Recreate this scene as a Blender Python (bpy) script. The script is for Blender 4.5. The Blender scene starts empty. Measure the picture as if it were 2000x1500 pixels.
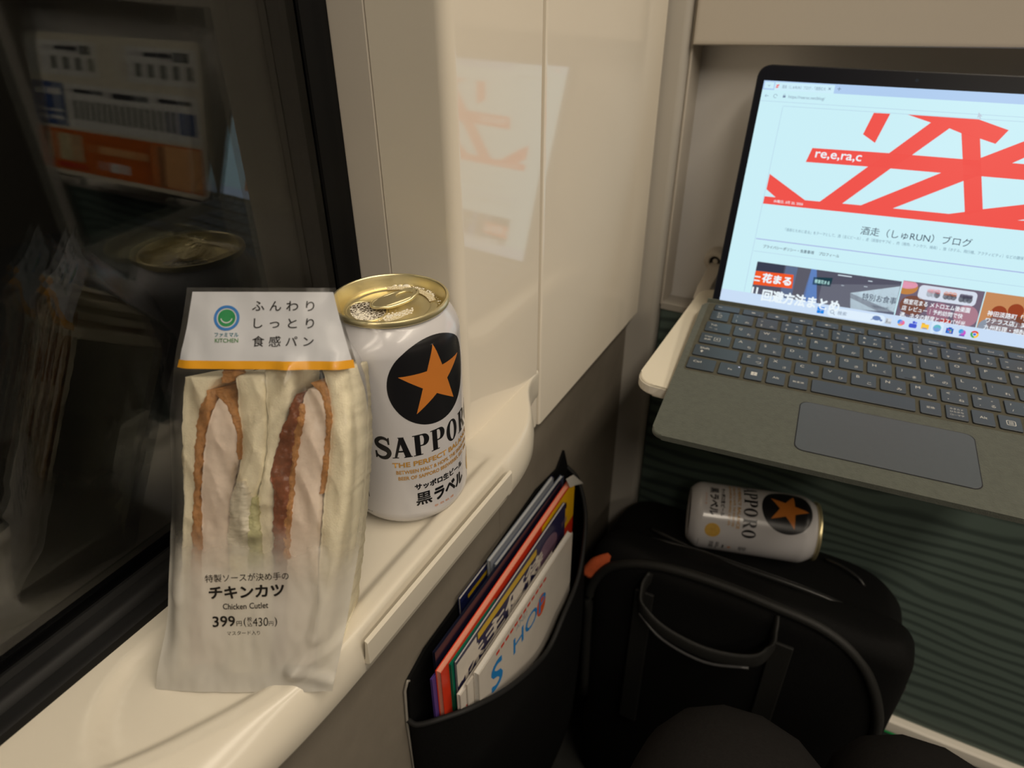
import bpy, bmesh, math, random
from mathutils import Matrix, Vector, noise
from mathutils.geometry import tessellate_polygon
random.seed(7)
SC = bpy.context.scene
COL = SC.collection
MM = 0.001

# ------------------------------------------------------------------ camera
CAMPOS = Vector((197.4, -241.0, 262.0))
RX = Vector((0.88055946, 0.47391252, -0.0046858))      # camera right in the world
RD = Vector((0.24667328, -0.46673203, -0.84930178))    # camera down
RF = Vector((-0.40468176, 0.74670485, -0.52788686))    # camera forward
cam = bpy.data.cameras.new('camera')
cam.sensor_width = 36.0
cam.lens = 1351.88 / 2000 * 36
cam.clip_start = 0.01
cam.dof.use_dof = True
cam.dof.focus_distance = 0.36
cam.dof.aperture_fstop = 10.0
co = bpy.data.objects.new('camera', cam)
COL.objects.link(co)
m = Matrix((( RX.x, -RD.x, -RF.x, CAMPOS.x * MM), (RX.y, -RD.y, -RF.y, CAMPOS.y * MM), (RX.z, -RD.z, -RF.z, CAMPOS.z * MM), (0, 0, 0, 1)))
co.matrix_world = m
SC.camera = co

# ------------------------------------------------------------------ world, lights, exposure
w = bpy.data.worlds.new('night'); SC.world = w; w.use_nodes = True
w.node_tree.nodes['Background'].inputs[0].default_value = (0.10, 0.11, 0.14, 1)
w.node_tree.nodes['Background'].inputs[1].default_value = 0.004
vs = SC.view_settings
vs.view_transform = 'Standard'; vs.look = 'None'; vs.gamma = 1.0; vs.use_curve_mapping = False
vs.exposure = 0.0
def area(name, loc, target, sx, sy, power, col):
    l = bpy.data.lights.new(name, 'AREA'); l.shape = 'RECTANGLE'; l.size = sx; l.size_y = sy
    l.energy = power; l.color = col
    o = bpy.data.objects.new(name, l); COL.objects.link(o)
    o.location = Vector(loc) * MM
    o.rotation_euler = (Vector(target) - Vector(loc)).to_track_quat('-Z', 'Y').to_euler()
    return o
WARM = (1.0, 0.87, 0.70)
area('ceiling_light', (820, -450, 1440), (820, -449, 0), 0.22, 2.6, 26.0, WARM)
area('ceiling_light', (1750, -450, 1440), (1750, -449, 0), 0.22, 2.6, 27.0, WARM)

# ------------------------------------------------------------------ materials
MATS = {}
def nodes_of(name):
    mt = bpy.data.materials.new(name); mt.use_nodes = True
    nt = mt.node_tree
    return mt, nt, nt.nodes['Principled BSDF']
def mat(name, col, rough=0.5, metal=0.0, spec=0.4, nscale=0, ncol=0.0, bump=0.0, bscale=400, coat=0.0, emit=None, sheen=0.0, detail=4):
    if name in MATS: return MATS[name]
    mt, nt, b = nodes_of(name)
    b.inputs['Base Color'].default_value = (*col, 1)
    b.inputs['Roughness'].default_value = rough
    b.inputs['Metallic'].default_value = metal
    b.inputs['Specular IOR Level'].default_value = spec
    b.inputs['Coat Weight'].default_value = coat
    b.inputs['Coat Roughness'].default_value = 0.05
    if sheen:
        b.inputs['Sheen Weight'].default_value = sheen
    tc = nt.nodes.new('ShaderNodeTexCoord')
    if nscale:
        n = nt.nodes.new('ShaderNodeTexNoise'); n.inputs['Scale'].default_value = nscale; n.inputs['Detail'].default_value = detail
        nt.links.new(tc.outputs['Object'], n.inputs['Vector'])
        r = nt.nodes.new('ShaderNodeMix'); r.data_type = 'RGBA'
        r.inputs[6].default_value = (*[max(0, c * (1 - ncol)) for c in col], 1)
        r.inputs[7].default_value = (*[min(1, c * (1 + ncol)) for c in col], 1)
        nt.links.new(n.outputs['Fac'], r.inputs[0]); nt.links.new(r.outputs[2], b.inputs['Base Color'])
    if bump:
        n2 = nt.nodes.new('ShaderNodeTexNoise'); n2.inputs['Scale'].default_value = bscale; n2.inputs['Detail'].default_value = 3
        nt.links.new(tc.outputs['Object'], n2.inputs['Vector'])
        bp = nt.nodes.new('ShaderNodeBump'); bp.inputs['Strength'].default_value = bump; bp.inputs['Distance'].default_value = 0.0006
        nt.links.new(n2.outputs['Fac'], bp.inputs['Height']); nt.links.new(bp.outputs['Normal'], b.inputs['Normal'])
    if emit:
        b.inputs['Emission Color'].default_value = (*emit[0], 1); b.inputs['Emission Strength'].default_value = emit[1]
    MATS[name] = mt
    return mt
def srgb(r, g, b):
    f = lambda c: (c / 12.92 if c <= 0.04045 else ((c + 0.055) / 1.055) ** 2.4)
    return (f(r / 255), f(g / 255), f(b / 255))
def scr(r, g, b, name=None):          # a lit pixel colour of the laptop display
    key = name or 'screen_%d_%d_%d' % (r, g, b)
    if key in MATS: return MATS[key]
    mt, nt, p = nodes_of(key)
    p.inputs['Base Color'].default_value = (0, 0, 0, 1); p.inputs['Roughness'].default_value = 0.25; p.inputs['Specular IOR Level'].default_value = 0.1
    p.inputs['Emission Color'].default_value = (*srgb(r, g, b), 1); p.inputs['Emission Strength'].default_value = 1.0
    MATS[key] = mt
    return mt

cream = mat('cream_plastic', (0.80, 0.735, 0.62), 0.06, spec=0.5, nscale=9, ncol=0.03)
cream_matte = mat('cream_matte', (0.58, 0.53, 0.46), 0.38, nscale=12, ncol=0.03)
sill_mat = mat('sill_plastic', (0.66, 0.61, 0.51), 0.24, nscale=10, ncol=0.03)
grey_panel = mat('warm_grey_panel', (0.52, 0.49, 0.44), 0.45, nscale=14, ncol=0.04)
recess_mat = mat('recess_grey', (0.78, 0.76, 0.74), 0.5, nscale=14, ncol=0.04)
lower_mat = mat('lower_wall_brown', (0.20, 0.175, 0.14), 0.65, nscale=60, ncol=0.12, bump=0.15)
rubber = mat('black_rubber', (0.005, 0.005, 0.005), 0.5, spec=0.2, nscale=30, ncol=0.2)
white_edge = mat('white_edge', (0.72, 0.68, 0.60), 0.35, nscale=20, ncol=0.03)
dark_gap = mat('dark_gap', (0.02, 0.018, 0.016), 0.8, nscale=30, ncol=0.2)

def green_wall():
    mt, nt, b = nodes_of('green_wave_panel')
    tc = nt.nodes.new('ShaderNodeTexCoord')
    mp = nt.nodes.new('ShaderNodeMapping'); mp.inputs['Scale'].default_value = (1, 1, 2.4)
    nz = nt.nodes.new('ShaderNodeTexNoise'); nz.inputs['Scale'].default_value = 5.5; nz.inputs['Detail'].default_value = 1.5
    nt.links.new(tc.outputs['Object'], mp.inputs['Vector']); nt.links.new(mp.outputs[0], nz.inputs['Vector'])
    sp = nt.nodes.new('ShaderNodeSeparateXYZ'); nt.links.new(tc.outputs['Object'], sp.inputs[0])
    ma = nt.nodes.new('ShaderNodeMath'); ma.operation = 'MULTIPLY_ADD'; ma.inputs[1].default_value = 0.045
    nt.links.new(nz.outputs['Fac'], ma.inputs[0]); nt.links.new(sp.outputs[2], ma.inputs[2])
    mu = nt.nodes.new('ShaderNodeMath'); mu.operation = 'MULTIPLY'; mu.inputs[1].default_value = 430
    si = nt.nodes.new('ShaderNodeMath'); si.operation = 'SINE'
    wv = nt.nodes.new('ShaderNodeMath'); wv.operation = 'MULTIPLY_ADD'; wv.inputs[1].default_value = 0.5; wv.inputs[2].default_value = 0.5
    nt.links.new(ma.outputs[0], mu.inputs[0]); nt.links.new(mu.outputs[0], si.inputs[0]); nt.links.new(si.outputs[0], wv.inputs[0])
    r = nt.nodes.new('ShaderNodeValToRGB')
    r.color_ramp.elements[0].position = 0.05; r.color_ramp.elements[0].color = (0.048, 0.070, 0.062, 1)
    r.color_ramp.elements[1].position = 0.6; r.color_ramp.elements[1].color = (0.098, 0.138, 0.120, 1)
    nt.links.new(wv.outputs[0], r.inputs[0]); nt.links.new(r.outputs[0], b.inputs['Base Color'])
    b.inputs['Roughness'].default_value = 0.6
    return mt
green_mat = green_wall()

def glass_mat(name='window_glass', tint=(0.75, 0.78, 0.78)):
    mt, nt, b = nodes_of(name)
    b.inputs['Base Color'].default_value = (*tint, 1); b.inputs['Roughness'].default_value = 0.015
    b.inputs['Transmission Weight'].default_value = 1.0; b.inputs['IOR'].default_value = 1.48
    return mt
glass = glass_mat(); glass2 = glass_mat('tinted_glass', (0.30, 0.32, 0.32))

# ------------------------------------------------------------------ mesh helpers (millimetres)
def new_obj(name, verts, faces, material, parent=None, smooth=False):
    me = bpy.data.meshes.new(name)
    me.from_pydata([(x * MM, y * MM, z * MM) for x, y, z in verts], [], faces)
    me.validate()
    if smooth:
        for p in me.polygons: p.use_smooth = True
    if material: me.materials.append(material)
    o = bpy.data.objects.new(name, me); COL.objects.link(o)
    if parent: o.parent = parent
    return o
def from_bm(name, bm, material, parent=None, smooth=False):
    me = bpy.data.meshes.new(name)
    bmesh.ops.scale(bm, vec=(MM, MM, MM), verts=bm.verts)
    bmesh.ops.recalc_face_normals(bm, faces=bm.faces)
    bm.to_mesh(me); bm.free()
    if smooth:
        for p in me.polygons: p.use_smooth = True
    if material: me.materials.append(material)
    o = bpy.data.objects.new(name, me); COL.objects.link(o)
    if parent: o.parent = parent
    return o
def tag(o, label=None, cat=None, group=None, kind=None):
    if label: o['label'] = label
    if cat: o['category'] = cat
    if group: o['group'] = group
    if kind: o['kind'] = kind
    return o
def empty(name, loc=(0, 0, 0), mtx=None):
    o = bpy.data.objects.new(name, None); COL.objects.link(o)
    o.empty_display_size = 0.02
    if mtx is not None: o.matrix_world = mtx
    else: o.location = Vector(loc) * MM
    return o
def frame(o, ex, ey, ez):
    o, ex, ey, ez = Vector(o) * MM, Vector(ex), Vector(ey), Vector(ez)
    return Matrix(((ex.x, ey.x, ez.x, o.x), (ex.y, ey.y, ez.y, o.y), (ex.z, ey.z, ez.z, o.z), (0, 0, 0, 1)))
def box(name, x0, x1, y0, y1, z0, z1, material, parent=None, bev=0.0, seg=2):
    bm = bmesh.new(); bmesh.ops.create_cube(bm, size=1)
    for v in bm.verts:
        v.co = Vector(((x0 + x1) / 2 + v.co.x * (x1 - x0), (y0 + y1) / 2 + v.co.y * (y1 - y0), (z0 + z1) / 2 + v.co.z * (z1 - z0)))
    if bev:
        bmesh.ops.bevel(bm, geom=list(bm.edges), offset=bev, segments=seg, affect='EDGES', profile=0.5)
    return from_bm(name, bm, material, parent, smooth=False)
def prism(name, poly, lo, hi, axis, material, parent=None, bev=0.0, smooth=False, seg=2):
    """extrude a 2-D polygon along an axis; poly coordinates are the two other axes in order"""
    def p3(a, b, c): return {'x': (c, a, b), 'y': (a, c, b), 'z': (a, b, c)}[axis]
    bm = bmesh.new()
    A = [bm.verts.new(p3(a, b, lo)) for a, b in poly]; B = [bm.verts.new(p3(a, b, hi)) for a, b in poly]
    n = len(poly)
    bm.faces.new(A); bm.faces.new(B[::-1])
    for i in range(n): bm.faces.new((A[i], A[(i + 1) % n], B[(i + 1) % n], B[i]))
    if bev:
        es = [e for e in bm.edges if (e.verts[0] in A) == (e.verts[1] in A)]
        bmesh.ops.bevel(bm, geom=es, offset=bev, segments=seg, affect='EDGES', profile=0.5)
    o = from_bm(name, bm, material, parent, False)
    if smooth: autosmooth(o)
    return o
def autosmooth(o, ang=40):
    me = o.data
    bm = bmesh.new(); bm.from_mesh(me)
    for e in bm.edges:
        e.smooth = len(e.link_faces) == 2 and e.calc_face_angle(0) < math.radians(ang)
    for f in bm.faces: f.smooth = True
    # area-weighted corner normals, so large flat faces stay flat next to their rounded edges
    bm.faces.ensure_lookup_table(); ca = math.cos(math.radians(ang)); nrm = []
    fa = [f.calc_area() for f in bm.faces]; bm.normal_update()
    for f in bm.faces:
        for l in f.loops:
            n = Vector((0, 0, 0))
            for g in l.vert.link_faces:
                if f.normal.dot(g.normal) > ca: n += g.normal * fa[g.index]
            nrm.append(n.normalized() if n.length > 0 else f.normal.copy())
    bm.to_mesh(me); bm.free()
    me.normals_split_custom_set(nrm)
def rrect(x0, x1, y0, y1, r, n=6):
    pts = []
    for cx, cy, a in ((x1 - r, y1 - r, 0), (x0 + r, y1 - r, 90), (x0 + r, y0 + r, 180), (x1 - r, y0 + r, 270)):
        for k in range(n + 1):
            t = math.radians(a + 90 * k / n); pts.append((cx + r * math.cos(t), cy + r * math.sin(t)))
    return pts
def lathe(name, prof, material, parent=None, n=64, smooth=True):
    V = [(r * math.cos(2 * math.pi * k / n), r * math.sin(2 * math.pi * k / n), z) for r, z in prof for k in range(n)]
    F = []
    for i in range(len(prof) - 1):
        for k in range(n):
            F.append((i * n + k, i * n + (k + 1) % n, (i + 1) * n + (k + 1) % n, (i + 1) * n + k))
    o = new_obj(name, V, F, material, parent)
    if smooth: autosmooth(o, 50)
    return o
def grid(name, fn, nu, nv, material, parent=None, smooth=True, closed_u=False):
    V = [fn(i / (nu if closed_u else nu - 1), j / (nv - 1)) for j in range(nv) for i in range(nu)]
    F = []
    for j in range(nv - 1):
        for i in range(nu if closed_u else nu - 1):
            i2 = (i + 1) % nu
            F.append((j * nu + i, j * nu + i2, (j + 1) * nu + i2, (j + 1) * nu + i))
    return new_obj(name, V, F, material, parent, smooth)
def catmull(pts, n=8):
    P = [Vector(p) for p in pts]; P = [P[0] * 2 - P[1]] + P + [P[-1] * 2 - P[-2]]
    out = []
    for i in range(1, len(P) - 2):
        for k in range(n):
            t = k / n; a, b, c, d = P[i - 1:i + 3]
            out.append(0.5 * ((2 * b) + (c - a) * t + (2 * a - 5 * b + 4 * c - d) * t * t + (3 * b - a - 3 * c + d) * t ** 3))
    out.append(P[-2]); return out
def tube(name, pts, r, material, parent=None, n=8, sm=6, flat=1.0):
    P = catmull(pts, sm) if sm else [Vector(p) for p in pts]
    V, F = [], []
    for i, p in enumerate(P):
        t = (P[min(i + 1, len(P) - 1)] - P[max(i - 1, 0)]).normalized()
        a = t.cross(Vector((0, 0, 1)))
        if a.length < 1e-3: a = t.cross(Vector((1, 0, 0)))
        a.normalize(); b = t.cross(a)
        rr = r(i / (len(P) - 1)) if callable(r) else r
        for k in range(n):
            th = 2 * math.pi * k / n
            V.append(tuple(p + a * math.cos(th) * rr * flat + b * math.sin(th) * rr))
    for i in range(len(P) - 1):
        for k in range(n): F.append((i * n + k, i * n + (k + 1) % n, (i + 1) * n + (k + 1) % n, (i + 1) * n + k))
    F.append(tuple(range(n))[::-1]); F.append(tuple(range((len(P) - 1) * n, len(P) * n)))
    return new_obj(name, V, F, material, parent, True)
def interp(x, xs, ys):
    if x <= xs[0]: return ys[0]
    for i in range(1, len(xs)):
        if x <= xs[i]:
            t = (x - xs[i - 1]) / (xs[i] - xs[i - 1]); t2 = t
            return ys[i - 1] + (ys[i] - ys[i - 1]) * t2
    return ys[-1]
def sstep(a, b, x):
    t = min(1, max(0, (x - a) / (b - a))); return t * t * (3 - 2 * t)

# ---- flat shapes and lettering: lists of 2-D triangles that a mapping puts on a surface
_TXT = {}
def text2d(s):
    key = s
    if key in _TXT: return _TXT[key]
    cu = bpy.data.curves.new('t', 'FONT'); cu.body = s; cu.size = 1.0; cu.resolution_u = 3
    o = bpy.data.objects.new('t', cu); COL.objects.link(o)
    dg = bpy.context.evaluated_depsgraph_get()
    me = bpy.data.meshes.new_from_object(o.evaluated_get(dg))
    V = [(v.co.x, v.co.y) for v in me.vertices]; F = [tuple(p.vertices) for p in me.polygons]
    bpy.data.objects.remove(o); bpy.data.curves.remove(cu); bpy.data.meshes.remove(me)
    _TXT[key] = (V, F); return _TXT[key]
def put_text(s, x, y, h=None, w=None, bold=0.0, align='l'):
    """text with its ink box anchored at (x, y) bottom; h is ink height, w ink width"""
    V, F = text2d(s)
    if not V: return [], []
    if bold:                       # heavier strokes: the same letters laid over each other, slightly shifted
        n = 8 if bold > .02 else 4
        V, F = merge(*[([(a + bold * math.cos(2 * math.pi * (k + .5) / n), b + bold * math.sin(2 * math.pi * (k + .5) / n), .012 * k) for a, b in V], F) for k in range(n)])
    x0 = min(v[0] for v in V); x1 = max(v[0] for v in V); y0 = min(v[1] for v in V); y1 = max(v[1] for v in V)
    sx = w / (x1 - x0) if w else None; sy = h / (y1 - y0) if h else None
    if sx is None: sx = sy
    if sy is None: sy = sx
    off = {'l': 0, 'c': -0.5, 'r': -1}[align] * (x1 - x0) * sx
    return [((v[0] - x0) * sx + off + x, (v[1] - y0) * sy + y) + tuple(v[2:]) for v in V], F
def poly(*loops):
    P = [p for l in loops for p in l]
    T = tessellate_polygon([[Vector((a, b, 0)) for a, b in l] for l in loops])
    return P, [tuple(t) for t in T]
def rect(x0, x1, y0, y1): return [(x0, y0), (x1, y0), (x1, y1), (x0, y1)], [(0, 1, 2, 3)]
def ell(cx, cy, rx, ry=None, n=40, a0=0): 
    ry = ry or rx
    return [(cx + rx * math.cos(2 * math.pi * k / n + a0), cy + ry * math.sin(2 * math.pi * k / n + a0)) for k in range(n)]
def stroke(pts, wid):
    P = [Vector(p) for p in pts]; L, Rr = [], []
    for i, p in enumerate(P):
        t = (P[min(i + 1, len(P) - 1)] - P[max(i - 1, 0)]).normalized(); n = Vector((-t.y, t.x))
        wd = (wid[i] if isinstance(wid, (list, tuple)) else wid) / 2
        L.append(tuple(p + n * wd)); Rr.append(tuple(p - n * wd))
    n = len(P); V = L + Rr; F = [(i, i + 1, n + i + 1, n + i) for i in range(n - 1)]
    return V, F
def merge(*gs):
    V, F = [], []
    for v, f in gs:
        k = len(V); V += list(v); F += [tuple(i + k for i in q) for q in f]
    return V, F
def xf(g, sx=1, sy=1, dx=0, dy=0): return [(v[0] * sx + dx, v[1] * sy + dy) + tuple(v[2:]) for v in g[0]], g[1]
def decal(name, g, fn, material, parent, step=None, stepy=None):
    """put flat artwork g on a surface; fn maps (x, y) to a point; step cuts it finely enough to bend"""
    V, F = g
    bm = bmesh.new(); vs_ = [bm.verts.new((v[0], v[1], v[2] if len(v) > 2 else 0)) for v in V]
    for q in F:
        if len(set(q)) == len(q):
            try: bm.faces.new([vs_[i] for i in q])
            except ValueError: pass
    for ax, st in ((0, step), (1, stepy)):
        if st:
            lo = min(v.co[ax] for v in bm.verts); hi = max(v.co[ax] for v in bm.verts)
            x = math.ceil(lo / st) * st
            while x < hi:
                pc = [0, 0, 0]; pc[ax] = x; pn = [0, 0, 0]; pn[ax] = 1
                bmesh.ops.bisect_plane(bm, geom=list(bm.verts) + list(bm.edges) + list(bm.faces), plane_co=pc, plane_no=pn)
                x += st
    V2 = []
    bm.verts.index_update()
    for v in bm.verts:
        x, y, z = v.co; p = Vector(fn(x, y))
        if z > 1e-5: p += (Vector(fn(x + .05, y)) - p).cross(Vector(fn(x, y + .05)) - p).normalized() * z
        V2.append(tuple(p))
    F2 = [tuple(v.index for v in f.verts) for f in bm.faces]
    bm.free()
    return new_obj(name, V2, F2, material, parent, smooth=bool(step))


# =================================================================== THE SETTING
# x runs away from the window, y along the wall to the bulkhead, z up; z = 0 is the sill
FLOOR = -600.0
fl = box('floor', -20, 2300, -1600, 1200, FLOOR - 30, FLOOR, mat('floor_vinyl', (0.05, 0.05, 0.048), 0.6, nscale=80, ncol=0.3), None)
tag(fl, kind='structure')
ce = box('ceiling', -120, 2300, -1600, 1200, 1460, 1490, mat('ceiling_cream', (0.62, 0.60, 0.55), 0.6, nscale=8, ncol=0.03), None)
tag(ce, kind='structure')

wr = box('wall_right', 2300, 2330, -1600, 1200, FLOOR, 1460, mat('far_wall', (0.16, 0.145, 0.12), 0.5, nscale=6, ncol=0.04), None)
tag(wr, kind='structure')

# ---- side wall: pillar beside the window, a second panel, and the darker lower wall
wl = tag(empty('wall_left', (0, 0, FLOOR)), kind='structure')
def wall_part(o):
    o.parent = wl; o.matrix_parent_inverse = Matrix.Translation((0, 0, -FLOOR * MM)); return o
prof = [(-37, 49.5), (-4, 50.2)]
for k in range(9):
    a = math.radians(-90 + 90 * k / 8); prof.append((0.5 + 7 * math.cos(a), 57.2 + 7 * math.sin(a)))
prof += [(7.5, 147.2), (6.6, 149.6), (4, 150.4), (-60, 150.4), (-60, 70), (-37, 70)]
p = prism('pillar_panel', prof, -44, 700, 'z', cream, None, smooth=True); wall_part(p)
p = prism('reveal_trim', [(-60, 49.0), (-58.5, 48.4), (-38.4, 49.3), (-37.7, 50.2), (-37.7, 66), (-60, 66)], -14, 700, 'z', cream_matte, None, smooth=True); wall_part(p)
p = prism('side_panel', [(7.5, 155.4), (6.6, 153.4), (4, 152.6), (-6, 152.6), (-6, 378), (6.2, 378), (7.5, 376.6)], -47.5, 700, 'z', cream, None, bev=0.9, smooth=True); wall_part(p)
for y0, y1 in ((-1600, 109.4), (110.2, 1000)):
    p = box('lower_wall_panel', -24, -4, y0, y1, FLOOR, -26, lower_mat, None, 0.5, 1); wall_part(p)
p = box('wall_core', -66, -6.5, 68, 1000, -60, 1460, dark_gap, None); wall_part(p)

# ---- window: two panes, rubber gasket, moulded sill
wn = tag(empty('window_1', (-69, -100, 0)), kind='structure')
def win_part(o):
    o.parent = wn; o.matrix_parent_inverse = Matrix.Translation((69 * MM, 100 * MM, 0)); return o
win_part(box('pane', -74, -69, -1500, 52, -6, 1000, glass))
win_part(box('pane', -90, -85, -1500, 52, -6, 1000, glass2))
win_part(prism('gasket', [(-49.5, 2.6), (-50.6, 7), (-53, 8.4), (-57.5, 8.6), (-59, 11), (-61.5, 12.6), (-66, 13), (-67.5, 15.5), (-69, 15.5), (-69, -6), (-49.5, -6)], -1500, 49, 'y', rubber, None, smooth=True))
win_part(prism('gasket', [(-59.6, 48.6), (-61.4, 45.4), (-64, 44.2), (-66, 40.8), (-67.4, 38.4), (-69, 38.2), (-69, 52), (-59.6, 52)], 12, 1000, 'z', rubber, None, smooth=True))

RY = [-420, -300, -240, -200, -177, -162, -145, -129, -112, -98, -60, 0, 40, 60, 76, 90, 102, 112, 122, 132, 142]
RXX = [-38, -36, -28, -7, 10.0, 18.3, 26.8, 33.2, 36.6, 37.6, 36.6, 36.2, 36.2, 36.0, 34.2, 30.6, 25.5, 19.5, 13.2, 9.2, 7.6]
LXX = [-4, 2, 14, 26, 32.5, 35.5, 38, 39.6, 40.6, 41, 41, 41, 41, 40.6, 38.4, 34.4, 28.6, 22, 15, 10.0, 7.8]
def sm_interp(y, ys):
    return sum(interp(y + d, RY, ys) for d in (-8, -4, 0, 4, 8)) / 5
def dish(x, y):
    xr = sm_interp(y, RXX) - 7.5
    dl = x + 43.5; dr = xr - x; db = y + 190.0; df = 47 - y
    d = min(dl, dr, df)
    cxx, cyy, r = -43.5 + 46, -190 + 46, 46
    if x < cxx and y < cyy: d = min(d, r - math.hypot(x - cxx, y - cyy))
    d = min(d, db)
    return 3.6 - 3.6 * sstep(0, 7, d)
def build_sill():
    V, F = [], []
    NY = 170; ys = [-420 + (150 + 420) * j / (NY - 1) for j in range(NY)]
    NX = 58
    for y in ys:
        xr = sm_interp(y, RXX); xl = sm_interp(y, LXX)
        row = []
        x0 = -52.0 if y < 50 else -4.0
        for i in range(NX):
            x = x0 + (xr - 1.6 - x0) * i / (NX - 1)
            row.append((x, y, dish(x, y)))
        drop = 1.0 - 0.5 * sstep(95, 148, y)
        row += [(xr - 0.5, y, 3.3), (xr + (xl - xr) * .25, y, 1.8), (xr + (xl - xr) * .62, y, -2.0), (xr + (xl - xr) * .9, y, -7.0),
                (xl, y, -12 * 1), (xl - .3, y, -16 - 4 * drop), (xl - 1.6, y, -19.5 - 4 * drop), (xl - 5, y, -21.5 - 4 * drop), (min(xl - 14, -4), y, -21.5 - 4 * drop)]
        if -94.5 < y < 44.5:          # channel behind the flap
            row[NX:NX + 6] = [(xr - 0.4, y, 3.3), (xr + .5, y, 2.4), (xr + .9, y, 0), (xr + 1.2, y, -6), (xr + 1.4, y, -13), (xr + 1.4, y, -19)]
        V += row
    m_ = NX + 9
    for j in range(NY - 1):
        for i in range(m_ - 1):
            F.append((j * m_ + i, j * m_ + i + 1, (j + 1) * m_ + i + 1, (j + 1) * m_ + i))
    o = new_obj('window_sill', V, F, sill_mat, None, True)
    return o
win_part(build_sill())
flap = win_part(prism('sill_flap', [(41.2, -0.5), (42.2, -0.6), (43.0, -1.6), (42.6, -15.5), (41.8, -17), (37, -18.4), (37, -16), (40.6, -14.5)], -94, 44, 'y', sill_mat, None, bev=0.6, smooth=True))

# ---- bulkhead in front of the seats
wf = tag(empty('wall_front', (28, 400, FLOOR)), kind='structure')
def front_part(o):
    o.parent = wf; o.matrix_parent_inverse = Matrix.Translation((-28 * MM, -400 * MM, -FLOOR * MM)); return o
front_part(prism('frame_strip', [(-6, 381), (20, 381), (23.5, 382), (25.5, 384.5), (26, 388), (26, 440), (-6, 440)], FLOOR, 700, 'z', grey_panel, None, smooth=True))
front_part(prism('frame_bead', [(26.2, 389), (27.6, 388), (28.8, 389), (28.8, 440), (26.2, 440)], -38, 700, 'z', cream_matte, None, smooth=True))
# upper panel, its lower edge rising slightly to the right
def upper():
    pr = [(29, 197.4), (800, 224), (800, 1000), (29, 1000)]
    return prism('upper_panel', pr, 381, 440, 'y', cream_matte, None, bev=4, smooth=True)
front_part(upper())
front_part(box('recess_back', 26, 800, 420, 440, -60, 230, recess_mat))
front_part(prism('recess_floor', [(389, -37), (391.5, -35.6), (421, -41), (421, -44), (390, -44)], 27, 800, 'x', grey_panel, None, smooth=True))
front_part(box('lower_panel', 27, 800, 392, 440, -494, -44.5, green_mat, None, 0.6, 1))
front_part(box('recess_end', 800, 830, 381, 440, FLOOR, 1000, grey_panel, None, 3))
bb = prism('baseboard_front', [(383, -497), (385.5, -494.5), (396, -494.5), (396, -514), (384, -514), (382, -510)], 27, 830, 'x', white_edge, None, smooth=True)
tag(bb, kind='structure')
front_part(box('kick_panel', 27, 800, 388, 440, FLOOR, -514.5, mat('kick_green', (0.03, 0.045, 0.04), 0.6, nscale=40, ncol=0.2)))
tr = box('trim_1', 200, 380, 384.5, 386.5, -517.6, -515.4, mat('green_strip', (0.01, 0.22, 0.05), 0.35, nscale=50, ncol=0.1, emit=((0.0, 0.5, 0.1), 0.12)))
tag(tr, kind='structure')

# =================================================================== FOLDING TABLES
table_mat = mat('table_cream', (0.72, 0.67, 0.55), 0.3, nscale=16, ncol=0.03)
t = tag(empty('folding_table', (228, 269, -10)), 'cream folding table lowered under the open laptop', 'table', 'bulkhead folding tables')
def in_t(o, L):
    o.parent = t; o.matrix_parent_inverse = Matrix.Translation(Vector(L) * -MM); return o
TL = (228, 269, -10)
top = in_t(prism('tabletop', rrect(72, 388, 176, 362, 15, 7), -9.5, 0, 'z', table_mat, None, bev=1.6, smooth=True, seg=3), TL)
in_t(prism('edge_band', rrect(71.6, 388.4, 175.6, 362.4, 15, 7), -8.2, -1.6, 'z', white_edge, None, bev=0.4), TL)
for sx in (66, 380):
    in_t(prism('arm', [(352, -9), (366, -1), (384, 1), (402, 6), (419, 6), (419, -12), (392, -12)], sx, sx + 12, 'x', cream_matte, None, bev=1.2, smooth=True), TL)
def boss(cx, cz, par, L):
    M_ = Matrix.Translation(Vector((cx, 408, cz)) * MM) @ Matrix.Rotation(math.radians(90), 4, 'X')
    o = lathe('pivot_boss', [(0.01, 0), (2.2, 0), (2.6, -1.5), (5.0, -1.5), (5.6, 1.4), (8.6, 1.8), (10.5, 0.6), (11, -3), (11, -12)], cream_matte, None, 32)
    o.matrix_world = M_; bpy.context.view_layer.update()
    o.parent = par; o.matrix_parent_inverse = Matrix.Translation(Vector(L) * -MM)
    r_ = lathe('pivot_ring', [(2.4, -1.2), (3.0, -0.9), (4.7, -0.9), (5.2, -1.2)], dark_gap, o, 24, False)
    return o
boss(70, 8, t, TL); boss(384, 8, t, TL)

# the neighbouring table is folded up; the photograph shows it mirrored in the window
t2m = frame((413, 342, -4), (1, 0, 0), (0, math.sin(math.radians(11)), math.cos(math.radians(11))), (0, -math.cos(math.radians(11)), math.sin(math.radians(11))))
t2 = tag(empty('folding_table', mtx=t2m), 'folded-up table with printed notices and an orange advert, mirrored in the window', 'table', 'bulkhead folding tables')
prism('tabletop', rrect(0, 320, 0, 183, 14, 6), -10, 0, 'z', table_mat, t2, bev=1.6, smooth=True)
P_white = mat('notice_white', (0.74, 0.74, 0.72), 0.4, nscale=60, ncol=0.04)
P_dark = mat('notice_ink', (0.05, 0.05, 0.06), 0.5, nscale=60, ncol=0.1)
P_blue = mat('notice_blue', (0.05, 0.09, 0.25), 0.45, nscale=60, ncol=0.1)
P_or = mat('advert_orange', (0.62, 0.14, 0.02), 0.45, nscale=35, ncol=0.25)
P_red = mat('advert_brown', (0.22, 0.06, 0.03), 0.45, nscale=35, ncol=0.25)
P_or2 = mat('advert_light', (0.80, 0.42, 0.18), 0.45, nscale=35, ncol=0.25)
flat2 = lambda z: (lambda x, y: (x, y, z))
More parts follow.
